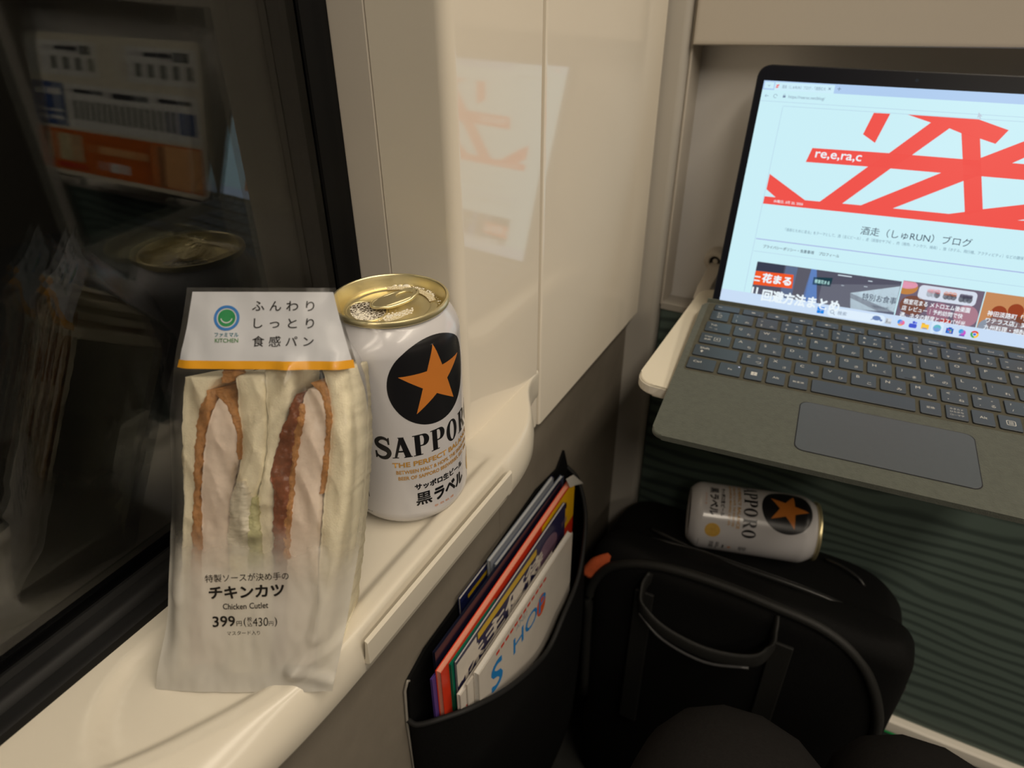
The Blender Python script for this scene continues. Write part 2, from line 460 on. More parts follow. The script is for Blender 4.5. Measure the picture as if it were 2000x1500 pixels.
def bars(x0, x1, y0, y1, n, fill=0.55):
    st = (x1 - x0) / n
    return merge(*[rect(x0 + k * st, x0 + k * st + st * fill, y0, y1) for k in range(n)])
def notice(name, x0, x1, y0, y1, base, extra):
    o = decal(name, rect(x0, x1, y0, y1), flat2(0.3), base, t2)
    for g, mt_ in extra: decal('print', g, flat2(0.6), mt_, o)
    return o
notice('notice', 6, 134, 132, 174, P_white, [(merge(rect(18, 46, 159, 170), rect(50, 100, 163, 168)), P_dark), (bars(12, 128, 139, 155, 5), mat('notice_grey', (0.22, 0.22, 0.2), 0.5, nscale=200, ncol=0.5))])
notice('notice', 192, 316, 132, 174, P_white, [(merge(rect(204, 228, 159, 170), rect(232, 280, 163, 168)), P_dark), (bars(198, 304, 139, 155, 4), MATS['notice_grey'])])
notice('notice', 8, 268, 66, 122, P_white, [(merge(rect(20, 80, 111, 116), rect(100, 170, 109, 116), rect(190, 250, 111, 116)), P_dark), (bars(52, 260, 77, 102, 17, .6), MATS['notice_grey']), (rect(14, 44, 76, 102), P_blue)])
notice('notice', 272, 318, 66, 122, P_blue, [(merge(rect(280, 310, 74, 78), rect(280, 310, 84, 87), rect(280, 310, 106, 114)), P_white)])
notice('advert', 8, 318, 6, 62, P_or, [(rect(10, 78, 8, 60), P_or2), (rect(78, 92, 8, 58), P_red), (rect(110, 210, 36, 46), P_or2), (rect(150, 190, 14, 26), P_white), (merge(rect(246, 300, 20, 56)), mat('advert_cream', (0.6, 0.5, 0.3), 0.5, nscale=120, ncol=0.6)), (rect(240, 305, 10, 17), mat('advert_red', (0.55, 0.05, 0.02), 0.5))])
for x0 in (10, 262): box('latch', x0, x0 + 46, -12, -4, -8, 2, mat('latch_metal', (0.65, 0.62, 0.56), 0.25, 0.6), t2, 1.5)

# =================================================================== BEER CANS
can_white = mat('can_white', (0.60, 0.59, 0.61), 0.24, spec=0.6, coat=0.3, nscale=30, ncol=0.02)
can_gold = mat('can_gold', (0.82, 0.72, 0.42), 0.32, metal=0.85, nscale=40, ncol=0.06)
ink_black = mat('ink_black', (0.010, 0.010, 0.012), 0.30, spec=0.5, nscale=60, ncol=0.1)
ink_orange = mat('ink_bronze', (0.60, 0.20, 0.035), 0.32, nscale=90, ncol=0.06)
ink_gold = mat('ink_gold', (0.50, 0.27, 0.06), 0.35, nscale=90, ncol=0.06)
seal_gold = mat('seal_gold', (0.62, 0.38, 0.08), 0.35, nscale=300, ncol=0.25)
def foam_net(name, scale, edge, cell, lo, hi):
    mt, nt, b = nodes_of(name)
    tc = nt.nodes.new('ShaderNodeTexCoord'); v = nt.nodes.new('ShaderNodeTexVoronoi'); v.feature = 'DISTANCE_TO_EDGE'; v.inputs['Scale'].default_value = scale
    r = nt.nodes.new('ShaderNodeValToRGB'); r.color_ramp.elements[0].position = lo; r.color_ramp.elements[0].color = (*edge, 1); r.color_ramp.elements[1].position = hi; r.color_ramp.elements[1].color = (*cell, 1)
    nt.links.new(tc.outputs['Object'], v.inputs['Vector']); nt.links.new(v.outputs['Distance'], r.inputs[0]); nt.links.new(r.outputs[0], b.inputs['Base Color'])
    b.inputs['Roughness'].default_value = 0.12; MATS[name] = mt; return mt
beer = foam_net('mouth_foam', 520, (0.85, 0.80, 0.70), (0.10, 0.075, 0.05), 0.02, 0.16)
thin_foam = foam_net('thin_foam', 900, (0.88, 0.80, 0.60), (0.62, 0.50, 0.26), 0.03, 0.2)
foam_mat = mat('foam', (0.85, 0.80, 0.68), 0.15, spec=0.8, nscale=900, ncol=0.08)
BODY = [(22.5, 2.2), (24.0, 0.2), (25.2, 0.0), (26.5, 0.9), (30.2, 4.6), (32.3, 8.2), (33.0, 12.0), (33.0, 104.5), (32.7, 107.3), (31.6, 110.4), (29.9, 113.6), (28.0, 116.6), (27.0, 118.0), (27.0, 119.0)]
def can_r(z): 
    zs = [b[1] for b in BODY[2:]]; rs = [b[0] for b in BODY[2:]]
    return interp(z, zs, rs)
def can_z(s):
    """arc length along the side to height: straight on the body, along the slope on the shoulder"""
    return s if s < 104.5 else 104.5 + (s - 104.5) * 0.86
TH0 = math.radians(-18.8)
def on_can(x, y):
    z = can_z(y); r = can_r(z) + 0.09; th = TH0 + x / 33.0
    return (r * math.cos(th), r * math.sin(th), z)

def serif_word(total_w, h):
    """condensed high-contrast serif capitals S A P P O R O"""
    def S():
        pts = [(.80, .74), (.76, .88), (.58, .975), (.38, .955), (.22, .82), (.26, .65), (.48, .53), (.72, .41), (.80, .24), (.66, .06), (.42, .025), (.22, .12), (.14, .28)]
        return merge(stroke(catmull([(a, b, 0) for a, b in pts], 5) and [(p.x, p.y) for p in catmull([(a, b, 0) for a, b in pts], 5)],
                            [interp(k / 60, [0, .12, .35, .5, .65, .88, 1], [.05, .13, .22, .28, .24, .13, .05]) for k in range(61)]),
                     poly([(.78, .66), (.86, .66), (.86, 1.0), (.81, 1.0), (.74, .88)]), poly([(.09, .0), (.15, .0), (.22, .12), (.18, .35), (.09, .35)]))
    def A():
        return merge(poly([(.43, 1.0), (.60, 1.0), (.25, .03), (.12, .03)]), poly([(.38, 1.0), (.64, 1.0), (.97, .03), (.66, .03)]), rect(.26, .72, .28, .36),
                     rect(.02, .34, 0, .045), rect(.60, 1.02, 0, .045), rect(.36, .66, .965, 1.0))
    def bowl(y0, y1, xr):
        c, ry = (y0 + y1) / 2, (y1 - y0) / 2
        o = [(.30, y1)] + [(xr - .30 + .30 * math.cos(a), c + ry * math.sin(a)) for a in [math.pi / 2 - math.pi * k / 16 for k in range(17)]] + [(.30, y0)]
        i = [(.30, y1 - .06)] + [(xr - .38 + .10 * math.cos(a), c + (ry - .06) * math.sin(a)) for a in [math.pi / 2 - math.pi * k / 16 for k in range(17)]] + [(.30, y0 + .06)]
        return poly(o + i[::-1])
    def P(): return merge(rect(.12, .40, 0, 1), bowl(.43, 1.0, .88), rect(.02, .50, 0, .045), rect(.02, .36, .955, 1.0))
    def O(): return poly(ell(.47, .5, .43, .52, 32), ell(.47, .5, .17, .445, 32)[::-1])
    def Rr(): return merge(rect(.12, .40, 0, 1), bowl(.47, 1.0, .86), poly([(.38, .50), (.60, .50), (1.0, .03), (.70, .03)]), rect(.02, .48, 0, .045), rect(.02, .36, .955, 1.0), rect(.68, 1.04, 0, .045))
    out, x = [], 0
    for g, wd in ((S, .86), (A, 1.0), (P, .88), (P, .90), (O, .98), (Rr, 1.0), (O, .94)):
        out.append(xf(g(), 1, 1, x, 0)); x += wd + .06
    g = merge(*out)
    return xf(g, total_w / x, h, -total_w / 2, 0)

def make_can(name, loc, mtx=None, opened=True):
    c = empty(name, loc, mtx)
    body = lathe('body', BODY, can_white, c, 96)
    # gold end: seam, chuck wall, countersink, centre panel
    lathe('lid_rim', [(27.0, 118.6), (28.2, 118.9), (28.7, 119.6), (28.7, 121.2), (28.2, 122.0), (27.3, 122.1), (26.8, 121.6), (26.4, 119.5), (25.2, 116.0)], can_gold, c, 96)
    lathe('lid', [(25.3, 116.2), (24.6, 114.4), (23.8, 114.0), (23.2, 114.6), (22.9, 116.4), (22.3, 116.9), (19.8, 116.9), (19.3, 116.5), (18.6, 116.45), (0.02, 116.45)], can_gold, c, 96)
    # print on the side
    D = lambda nm, g, mt_, st=1.6, sy=None: decal(nm, g, on_can, mt_, c, st, sy)
    ring = ell(0, 89.5, 24.3, 24.0, 72)
    star = [( (19.6 if k % 2 == 0 else 7.7) * math.sin(math.pi * k / 5), 89.8 + (19.6 if k % 2 == 0 else 7.7) * math.cos(math.pi * k / 5)) for k in range(10)]
    D('emblem_disc', poly(ring, star[::-1]), ink_black, 1.6, 1.6)
    D('emblem_star', poly(star), ink_orange, 1.6, 1.6)
    D('brand_lettering', xf(serif_word(69.5, 12.6), 1, 1, 0, 49.2), ink_black)
    D('slogan_lettering', merge(put_text('THE PERFECT BALANCE', 0, 43.2, h=3.1, w=52, bold=.03, align='c'),
                     put_text('BETWEEN MALT & HOPS. THE SIGNATURE', 0, 38.9, h=2.3, w=49, bold=.025, align='c'),
                     put_text('BEER OF SAPPORO BREWERIES. EST. 1876', 0, 35.0, h=2.3, w=47.5, bold=.025, align='c')), ink_gold)
    D('japanese_lettering', merge(put_text('サッポロ生ビール', 0, 27.4, h=4.2, w=32, bold=.045, align='c'), put_text('黒', -16, 16.9, h=8.4, w=8.6, bold=.022), put_text('ラベル', -6, 16.9, h=8.2, w=22, bold=.05)), ink_black)
    D('small_lettering', put_text('非 熱 処 理', 0, 12.8, h=1.5, w=13, align='c'), ink_orange)
    D('seal', poly(ell(31, 22, 7.3, 7.3, 40)), seal_gold, 1.6)
    for k, sgn in enumerate((50, -47)):
        bw = []; x = -6.0
        rnd = random.Random(3)
        while x < 6:
            wd = rnd.choice((.35, .5, .8)); bw.append(rect(sgn + x, sgn + x + wd, 10, 25)); x += wd + rnd.choice((.4, .5, .9))
        D('barcode', merge(*bw, rect(sgn - 6, sgn + 6, 27.5, 28.3), rect(sgn - 6, sgn + 2, 29.2, 29.9)), ink_black, 2)
    D('small_star', poly([(50 + (2.6 if k % 2 == 0 else 1.1) * math.sin(math.pi * k / 5), 40 + (2.6 if k % 2 == 0 else 1.1) * math.cos(math.pi * k / 5)) for k in range(10)]), ink_orange, 2)
    D('small_print', merge(*[rect(46, 46 + wl_, 49 + 1.5 * k, 49.7 + 1.5 * k) for k, wl_ in enumerate((6, 8, 5, 7, 6))], rect(47, 53, 33.5, 35)), ink_black, 2)
    # tab and mouth: the mouth lies towards local angle of the tab's nose
    ta = math.radians(61)          # direction from the mouth to the finger end of the tab
    ax = Vector((math.cos(ta), math.sin(ta), 0)); ay = Vector((-math.sin(ta), math.cos(ta), 0))
    def lidp(a, b, z): q = ax * a + ay * b; return (q.x, q.y, z)
    cxm = -12.0
    mouth = ell(cxm, 1.5, 9.4, 11.4, 40)
    decal('mouth', poly(mouth), lambda a, b: lidp(a, b, 116.6), beer if opened else can_gold, c)
    tube('mouth_bead', [lidp(a, b, 116.7) for a, b in mouth + mouth[:1]], 0.5, can_gold, c, 6, 0)
    outer = [(a, b) for a, b in ell(2.5, 0, 12.0, 6.2, 36)]
    hole = ell(7.6, 0, 4.6, 3.6, 24)
    def tabz(a, b): return 118.2 + 0.10 * (a + 11) + (0.5 if abs(b) < 5 else 0)
    V, F = poly(outer, hole[::-1])
    tb = [lidp(a, b, tabz(a, b) + 0.7) for a, b in V] + [lidp(a, b, tabz(a, b) - 0.5) for a, b in V]
    n = len(V); no = len(outer); FF = list(F) + [tuple(i + n for i in q[::-1]) for q in F]
    for k in range(no): FF.append((k, (k + 1) % no, n + (k + 1) % no, n + k))
    for k in range(len(hole)): FF.append((no + k, no + (k + 1) % len(hole), n + no + (k + 1) % len(hole), n + no + k))
    tabo = new_obj('pull_tab', tb, FF, can_gold, c)
    tube('tab_curl', [lidp(a, b, tabz(a, b) + 0.25) for a, b in outer + outer[:1]], 0.85, can_gold, tabo, 8, 0)
    tube('tab_hole_curl', [lidp(a, b, tabz(a, b) + 0.2) for a, b in hole + hole[:1]], 0.5, can_gold, tabo, 6, 0)
    q = lidp(-3.5, 0, 0)
    rv = lathe('rivet', [(0.02, 119.6), (1.8, 119.5), (2.4, 118.9), (2.4, 117)], can_gold, c, 20)
    rv.location = (q[0] * MM, q[1] * MM, 0)
    if opened:
        rnd = random.Random(11); V, F = [], []
        def bubble(x, y, z, r):
            k0 = len(V); nu, nv = 10, 5
            for j in range(nv):
                ph = math.pi / 2 * j / (nv - 1)
                for i in range(nu): V.append((x + r * math.cos(ph) * math.cos(2 * math.pi * i / nu), y + r * math.cos(ph) * math.sin(2 * math.pi * i / nu), z + r * 0.55 * math.sin(ph)))
            for j in range(nv - 1):
                for i in range(nu): F.append((k0 + j * nu + i, k0 + j * nu + (i + 1) % nu, k0 + (j + 1) * nu + (i + 1) % nu, k0 + (j + 1) * nu + i))
        for k in range(300):
            a, b = rnd.gauss(-17, 3.0), rnd.gauss(-4, 4)
            if ((a - cxm) / 9.0) ** 2 + ((b - 1.5) / 11.0) ** 2 < 1: bubble(*lidp(a, b, 116.6), rnd.uniform(.2, .55))
        for k in range(330):          # foam clinging along the far countersink and beside the tab
            th = rnd.gauss(math.radians(88), .42); r = rnd.uniform(18.8, 24.8); bubble(r * math.cos(th), r * math.sin(th), 116.0 + max(0, r - 22) * .25, rnd.uniform(.2, .55))
        for k in range(110):
            a, b = rnd.gauss(-2, 4), rnd.gauss(-9.5, 1.6); bubble(*lidp(a, b, 116.45), rnd.uniform(.2, .7))
        bubble(-7.0, 22.5, 116.6, 2.4); bubble(-10.5, 22, 116.6, 1.3); bubble(-13, 21, 116.6, 1.0)
        sec = [(r, math.radians(t)) for t in range(42, 133, 6) for r in (18.9, 22.0)]
        new_obj('foam_film', [(r * math.cos(t), r * math.sin(t), 117.1 + .15 * (r - 18.9)) for r, t in sec], [(2 * k, 2 * k + 1, 2 * k + 3, 2 * k + 2) for k in range(len(sec) // 2 - 1)], thin_foam, c, True)
        new_obj('foam_film', [lidp(a, b, 116.55) for a, b in [(-9, -14), (-3, -14.5), (5, -12), (8, -8.5), (2, -7.2), (-6, -8)]], [tuple(range(6))], thin_foam, c)
        fo = new_obj('beer_foam', V, F, foam_mat, c, True); tag(fo, kind='stuff')
    return c
can1 = make_can('beer_can', (0, 0, 0))
tag(can1, 'open white beer can with wet gold lid standing on the window sill', 'can', 'white beer cans')
yw = math.radians(15); Z2 = Vector((math.cos(yw), math.sin(yw), 0)); ce2 = Vector((161.4, 326.0, -222.5))
# roll the lying can so that the emblem faces up and towards the seat
view = (CAMPOS - ce2); view -= Z2 * view.dot(Z2); view.normalize()
up2 = Z2.cross(view)
roll = math.radians(-11)
front2 = view * math.cos(roll) + up2 * math.sin(roll)
Xc = front2; Yc = Z2.cross(Xc)
can2 = make_can('beer_can', (0, 0, 0), frame(ce2 - Z2 * 61, Xc, Yc, Z2), False)
tag(can2, 'white beer can lying on its side on top of the black backpack', 'can', 'white beer cans')

# =================================================================== SANDWICHES IN THEIR BAG
A_ = Vector((-21, -154.5, 0)); B_ = Vector((45.7, -120, 0))
bo = (A_ + B_) / 2; bu = (B_ - A_).normalized()
bd = (Vector((-39, -81, 150)) + Vector((16, -56, 150))) / 2 - bo
bn = bu.cross(bd).normalized(); bd = bn.cross(bu).normalized()
BM = frame(bo, bu, bd, bn)         # local: a across, s up the slope, b out of the front
LEAN = -bn.z / bd.z                # raising b by one lowers the resting height by this
LS = [-5, 0, 19, 40, 61, 82, 100, 114, 125, 135, 150, 167]
LA = [-37.5, -37.2, -34.5, -32.5, -30.8, -28.8, -28.6, -28.4, -26.6, -24.4, -21, -18.2]
RA = [37.2, 37.4, 41.5, 45.2, 49, 51.6, 53.0, 53.6, 52.4, 50, 46, 41.5]
bread = mat('white_bread', (0.95, 0.85, 0.63), 0.85, nscale=500, ncol=0.10, bump=0.45, bscale=1400)
cutlet = mat('chicken_meat', (0.90, 0.76, 0.64), 0.5, nscale=220, ncol=0.10, bump=0.5, bscale=350)
crumb = mat('cutlet_crumb', (0.50, 0.24, 0.08), 0.6, nscale=420, ncol=0.45, bump=1.0, bscale=600)
sauce = mat('brown_sauce', (0.24, 0.075, 0.03), 0.3, nscale=330, ncol=0.6, bump=0.8, bscale=500)
mayo = mat('white_dressing', (0.78, 0.72, 0.58), 0.4, nscale=260, ncol=0.08, bump=0.5, bscale=300)
cabb = mat('shredded_cabbage', (0.58, 0.56, 0.30), 0.55, nscale=240, ncol=0.25, bump=0.6, bscale=300)
def layer(name, pts, material, parent, b0=-3.5, b1=-40.0, puff=1.2, amp=0.5, seed=0):
    """one layer of a sandwich: rows of (s, left, right) on the cut face, carried back through the depth"""
    pts = sorted(pts); ss = [p[0] for p in pts]; Ls = [p[1] for p in pts]; Rs = [p[2] for p in pts]
    NS = 120; NA = 11; V, F = [], []
    def pt(s, k, side):
        l, r = interp(s, ss, Ls), interp(s, ss, Rs)
        t_ = k / (NA - 1)
        hs = seed * 7.1 + (0 if t_ < .5 else 3.3)
        e = (noise.noise(Vector((s * .16, hs, 3))) + .7 * noise.noise(Vector((s * .55, hs, 9))) + .4 * noise.noise(Vector((s * 1.3, hs, 5)))) * amp
        a = l + (r - l) * t_ + e * (1 if k in (0, NA - 1) else .6)
        if side == 0: b = b0 - puff * (abs(2 * t_ - 1) ** 4) + (noise.noise(Vector((a * .5, s * .3, seed))) + .6 * noise.noise(Vector((a * 1.4, s * 1.1, seed)))) * amp * .8
        else: b = b1
        lo = max(s, -b * (-LEAN) + 3) if False else s
        return (a, lo, b)
    for side in (0, 1):
        for j in range(NS):
            s = ss[0] + (ss[-1] - ss[0]) * j / (NS - 1)
            for k in range(NA):
                a, s2, b = pt(s, k, side)
                # keep every point above the sill
                z = (bo + bd * s2 + bn * b).z
                if z < 2.0: s2 += (2.0 - z) / bd.z
                V.append((a, s2, b))
    off = NS * NA
    for j in range(NS - 1):
        for k in range(NA - 1):
            F.append((j * NA + k, j * NA + k + 1, (j + 1) * NA + k + 1, (j + 1) * NA + k))
            F.append((off + j * NA + k, off + (j + 1) * NA + k, off + (j + 1) * NA + k + 1, off + j * NA + k + 1))
        for k in (0, NA - 1): F.append((j * NA + k, off + j * NA + k, off + (j + 1) * NA + k, (j + 1) * NA + k))
    for j in (0, NS - 1):
        for k in range(NA - 1): F.append((j * NA + k, j * NA + k + 1, off + j * NA + k + 1, off + j * NA + k))
    return new_obj(name, V, F, material, parent, True)
def sandwich(label):
    e = empty('sandwich', mtx=BM.copy()); return tag(e, label, 'sandwich', 'cutlet sandwiches in the bag')
sw1 = sandwich('cutlet sandwich half lying next to the window inside the clear bag')
layer('bread_slice', [(6, -30, -23), (61, -25.5, -20.6), (82, -23.6, -18.7), (100, -23.6, -17.4), (116, -22.6, -14.8), (126, -21.8, -11.5), (131.5, -20.6, -6.0)], bread, sw1, seed=1)
layer('brown_sauce', [(10, -23.4, -19), (58, -20.6, -16.4), (82, -18.7, -15.6), (100, -17.4, -14.4), (114, -15.4, -11.4), (122, -13.0, -8.2), (126.4, -10.6, -7.4)], crumb, sw1, -2.0, -39, 0.6, 1.1, 2)
layer('cutlet', [(10, -20.5, -9), (58, -16.6, -6.2), (82, -15.6, -3.8), (100, -14.2, 0.2), (112, -11.6, 0.6), (119, -8.8, -0.6), (123.5, -6, -3.5)], cutlet, sw1, -2.4, -39, 0.8, 0.6, 3)
layer('crumb_coating', [(98, 0.0, 1.6), (108, 0.2, 2.0), (116, -1.6, 0.8), (121, -3.6, -0.8), (126, -9.0, -4.0)], crumb, sw1, -2.0, -38, 0.4, 0.7, 4)
layer('bread_slice', [(6, -8, 2), (58, -5.5, 4.2), (76, -3.4, 4.2), (90, -1.2, 9.0), (101, 1.7, 11.4), (114, 1.4, 12.0), (126, 0.6, 11.9), (132.5, 0.4, 11.4)], bread, sw1, -2.6, -40, 1.4, .5, 5)
layer('loose_crumb', [(129.5, -5.4, -1.0), (131, -5.2, .2), (133, -4.0, 3.4), (135.4, -3.4, 2.6), (136.4, -1.6, .4)], crumb, sw1, -1.5, -6, .8, .9, 21)
layer('white_dressing', [(58, -5, 3.6), (66, -5.2, 3.5), (76, -4.6, 5.0), (84, -2.6, 6.0), (89, 0, 3)], mayo, sw1, -1.3, -10, 1.6, 1.0, 6)
sw2 = sandwich('cutlet sandwich half lying next to the beer can inside the clear bag')
layer('bread_slice', [(6, 3, 11), (58, 4.8, 13.2), (74, 5.0, 13.4), (90, 9.4, 13.8), (101, 12.0, 16.4), (115, 12.6, 20.4), (126, 12.5, 23.2), (135.5, 12.4, 24.2)], bread, sw2, -2.8, -40, 1.4, .5, 7)
layer('shredded_cabbage', [(52, 2.8, 9.6), (62, 3.0, 9.0), (74, 4.0, 8.4), (82, 5.6, 8.2)], cabb, sw2, -1.6, -12, 1.0, 0.9, 8)
layer('brown_sauce', [(10, 11.6, 17.2), (58, 13.8, 19.0), (70, 13.6, 19.6), (82, 14.8, 21.4), (93, 13.6, 22.2), (101, 16.0, 23.6), (112, 19.6, 25.4), (121, 23.0, 27.2), (125, 25.0, 27.8)], sauce, sw2, -1.8, -39, 0.7, 1.2, 9)
layer('crumb_coating', [(56, 17.6, 20.4), (70, 18.4, 21.2), (82, 20.2, 23.0), (93, 21.2, 23.8), (101, 22.4, 25.4), (112, 24.4, 27.2), (121, 26.6, 29.0)], crumb, sw2, -1.9, -38, 0.5, 1.0, 14)
layer('cutlet', [(10, 17, 29), (58, 19.2, 31.6), (82, 21.8, 33.8), (100, 24.2, 36.2), (118, 27.4, 37.4), (124, 28.0, 36.4), (127, 30, 34.6)], cutlet, sw2, -2.2, -39, 0.9, 0.6, 10)
layer('crumb_coating', [(84, 33.4, 35.0), (100, 35.8, 37.6), (116, 37.0, 39.2), (122, 36.4, 38.8), (126, 34.6, 37.6), (129.6, 31, 36.2)], crumb, sw2, -1.9, -38, 0.4, 0.7, 11)
layer('bread_slice', [(6, 29.5, 37), (58, 32.2, 43.6), (82, 34.8, 46.0), (100, 37.4, 47.4), (118, 38.6, 47.0), (129, 37.0, 46.4), (135.4, 35.4, 45.6)], bread, sw2, -2.8, -40, 1.6, .5, 12)

bag = empty('sandwich_bag', mtx=BM.copy())
tag(bag, 'clear and frosted plastic sandwich bag with white header propped before the beer can', 'bag')
def film_mat():
    mt = bpy.data.materials.new('bag_film'); mt.use_nodes = True; nt = mt.node_tree
    for n in list(nt.nodes): nt.nodes.remove(n)
    out = nt.nodes.new('ShaderNodeOutputMaterial'); N = nt.nodes.new; L = nt.links.new
    tc = N('ShaderNodeTexCoord'); sep = N('ShaderNodeSeparateXYZ'); L(tc.outputs['Object'], sep.inputs[0])
    fr = N('ShaderNodeMapRange'); fr.interpolation_type = 'SMOOTHSTEP'
    fr.inputs[1].default_value = 0.052; fr.inputs[2].default_value = 0.086; fr.inputs[3].default_value = 0.80; fr.inputs[4].default_value = 0.03
    nz = N('ShaderNodeTexNoise'); nz.inputs['Scale'].default_value = 90; nz.inputs['Detail'].default_value = 3; L(tc.outputs['Object'], nz.inputs['Vector'])
    ad = N('ShaderNodeMath'); ad.operation = 'MULTIPLY_ADD'; ad.inputs[1].default_value = 0.022; L(nz.outputs['Fac'], ad.inputs[0]); L(sep.outputs[1], ad.inputs[2]); L(ad.outputs[0], fr.inputs[0])
    tr_ = N('ShaderNodeBsdfTransparent'); tr_.inputs[0].default_value = (1, 1, 1, 1)
    df = N('ShaderNodeBsdfDiffuse'); df.inputs[0].default_value = (0.80, 0.77, 0.70, 1)
    tl = N('ShaderNodeBsdfTranslucent'); tl.inputs[0].default_value = (0.80, 0.77, 0.70, 1)
    md = N('ShaderNodeMixShader'); md.inputs[0].default_value = 0.35; L(df.outputs[0], md.inputs[1]); L(tl.outputs[0], md.inputs[2])
    m1 = N('ShaderNodeMixShader'); L(fr.outputs[0], m1.inputs[0]); L(tr_.outputs[0], m1.inputs[1]); L(md.outputs[0], m1.inputs[2])
    gl = N('ShaderNodeBsdfGlossy'); gl.inputs['Roughness'].default_value = 0.2
    rg = N('ShaderNodeMapRange'); rg.inputs[1].default_value = 0.03; rg.inputs[2].default_value = 0.8; rg.inputs[3].default_value = 0.24; rg.inputs[4].default_value = 0.5
    L(fr.outputs[0], rg.inputs[0]); L(rg.outputs[0], gl.inputs['Roughness'])
    fz = N('ShaderNodeFresnel'); fz.inputs[0].default_value = 1.5
    m2 = N('ShaderNodeMixShader'); L(fz.outputs[0], m2.inputs[0]); L(m1.outputs[0], m2.inputs[1]); L(gl.outputs[0], m2.inputs[2])
    L(m2.outputs[0], out.inputs[0])
    return mt
film = film_mat()
CREASES = [([(24.5, 136), (21.5, 122), (11, 112), (7.5, 100), (3.0, 86), (5, 70)], 1.8, 2.0), ([(24, 130), (27, 118), (17, 108), (13, 92), (12, 84)], 1.3, 1.8),
           ([(42, 137), (47.0, 120), (47.8, 104), (46, 84), (40.5, 60), (36, 40), (33, 26), (22, 9)], 1.0, 1.6), ([(22, 9), (38, 4.5)], 0.7, 1.3), ([(22, 9), (30, 14), (42, 20)], 0.6, 1.5),
           ([(-22, 132), (-24.5, 110), (-25, 80), (-28, 40)], 0.8, 1.5), ([(33, 60), (34, 40), (31, 24)], 0.6, 1.2)]
def seg_d(p, a, b):
    ab = (b[0] - a[0], b[1] - a[1]); t_ = max(0, min(1, ((p[0] - a[0]) * ab[0] + (p[1] - a[1]) * ab[1]) / (ab[0] ** 2 + ab[1] ** 2)))
    return math.hypot(p[0] - a[0] - ab[0] * t_, p[1] - a[1] - ab[1] * t_)
def front_b(a, s):
    l, r = interp(s, LS, LA), interp(s, LS, RA); t_ = (a - l) / (r - l)
    e = min(t_, 1 - t_)
    b = 0.4 + 1.4 * sstep(0, .25, e) - 6.0 * (1 - sstep(0, .10, e)) * (1 - sstep(118, 160, s)) * sstep(4, 30, s)
    b -= 5.0 * sstep(132, 168, s)
    for pl, h, wd in CREASES:
        d = min(seg_d((a, s), pl[i], pl[i + 1]) for i in range(len(pl) - 1))
        if d < 3.2 * wd: b += 1.9 * h * (1 - d / (3.2 * wd))
    b += 0.9 * sstep(60, 80, s) * (1 - sstep(128, 140, s)) * (noise.noise(Vector((a * .16 + s * .05, s * .035, 2.0))) + .6 * abs(noise.noise(Vector((a * .35 + s * .1, s * .05, 8.0)))))
    b += 0.7 * noise.noise(Vector((a * .09, s * .06, 1.0))) + 0.25 * noise.noise(Vector((a * .3, s * .16, 5.0)))
    return b
def back_b(a, s):
    l, r = interp(s, LS, LA), interp(s, LS, RA); t_ = (a - l) / (r - l); e = min(t_, 1 - t_)
    dep = 42 * (1 - sstep(128, 166, s)) + 1.0
    return front_b(a, s) * (1 - sstep(0, .12, e)) * 0 - 4.6 - dep * sstep(-0.02, .14, e)
def sfloor(b): return max(0.0, (0.3 - bn.z * b) / bd.z)
def film_pt(u, v, side):
    s = 167.5 * v
    l, r = interp(s, LS, LA), interp(s, LS, RA)
    a = l + (r - l) * u
    fb = front_b(a, s); 
    if side == 0: b = fb
    else:
        e = min(u, 1 - u); b = min(fb - 0.4, back_b(a, s)) if 0.02 < u < 0.98 else fb
    # the bottom of the bag lies flat on the sill
    smin = sfloor(b); s2 = smin + (167.5 - smin) * v
    return (a, s2, b)
grid('front_film', lambda u, v: film_pt(u, v, 0), 90, 150, film, bag)
grid('back_film', lambda u, v: film_pt(u, v, 1), 40, 50, film, bag)
hdr = mat('header_white', (0.54, 0.55, 0.58), 0.32, nscale=20, ncol=0.04)
hdr_or = mat('header_orange', (0.72, 0.33, 0.015), 0.35, nscale=20, ncol=0.04)
bag_ink = mat('bag_ink', (0.012, 0.010, 0.008), 0.4, nscale=60, ncol=0.1)
def on_bag(off): return lambda a, s: (a, s + sfloor(front_b(a, s)) * (1 - s / 167.5), front_b(a, s) + off)
def skew(g, k=0.0, x0=0.0): return [(v[0], v[1] + (v[0] - x0) * k) + tuple(v[2:]) for v in g[0]], g[1]
hl = [(s, interp(s, LS, LA) + 2.6, interp(s, LS, RA) - 1.2) for s in [138.6 + (165.8 - 138.6) * k / 12 for k in range(13)]]
decal('header_label', ([(l, s) for s, l, r in hl] + [(r, s) for s, l, r in hl], [(k, 13 + k, 14 + k, k + 1) for k in range(12)]), on_bag(.25), hdr, bag, 2, 2)
decal('header_stripe', ([(-21.6, 138.6), (48.4, 138.6), (48.9, 135.2), (-22.6, 135.4)], [(0, 1, 2, 3)]), on_bag(.25), hdr_or, bag, 2, 2)
decal('emblem_ring', poly(ell(-1.4, 155.4, 5.0, 5.0, 40), ell(-1.4, 155.4, 3.9, 3.9, 40)[::-1]), on_bag(.45), mat('emblem_blue', (0.03, 0.16, 0.45), .4), bag, 2, 2)
decal('emblem_disc', poly(ell(-1.4, 155.4, 3.4, 3.4, 36)), on_bag(.45), mat('emblem_green', (0.02, 0.22, 0.07), .4), bag, 2, 2)
decal('emblem_arc', stroke([(-1.4 + 2.3 * math.cos(math.radians(200 + 140 * k / 14)), 156.0 + 2.5 * math.sin(math.radians(200 + 140 * k / 14))) for k in range(15)], .42), on_bag(.6), hdr, bag)
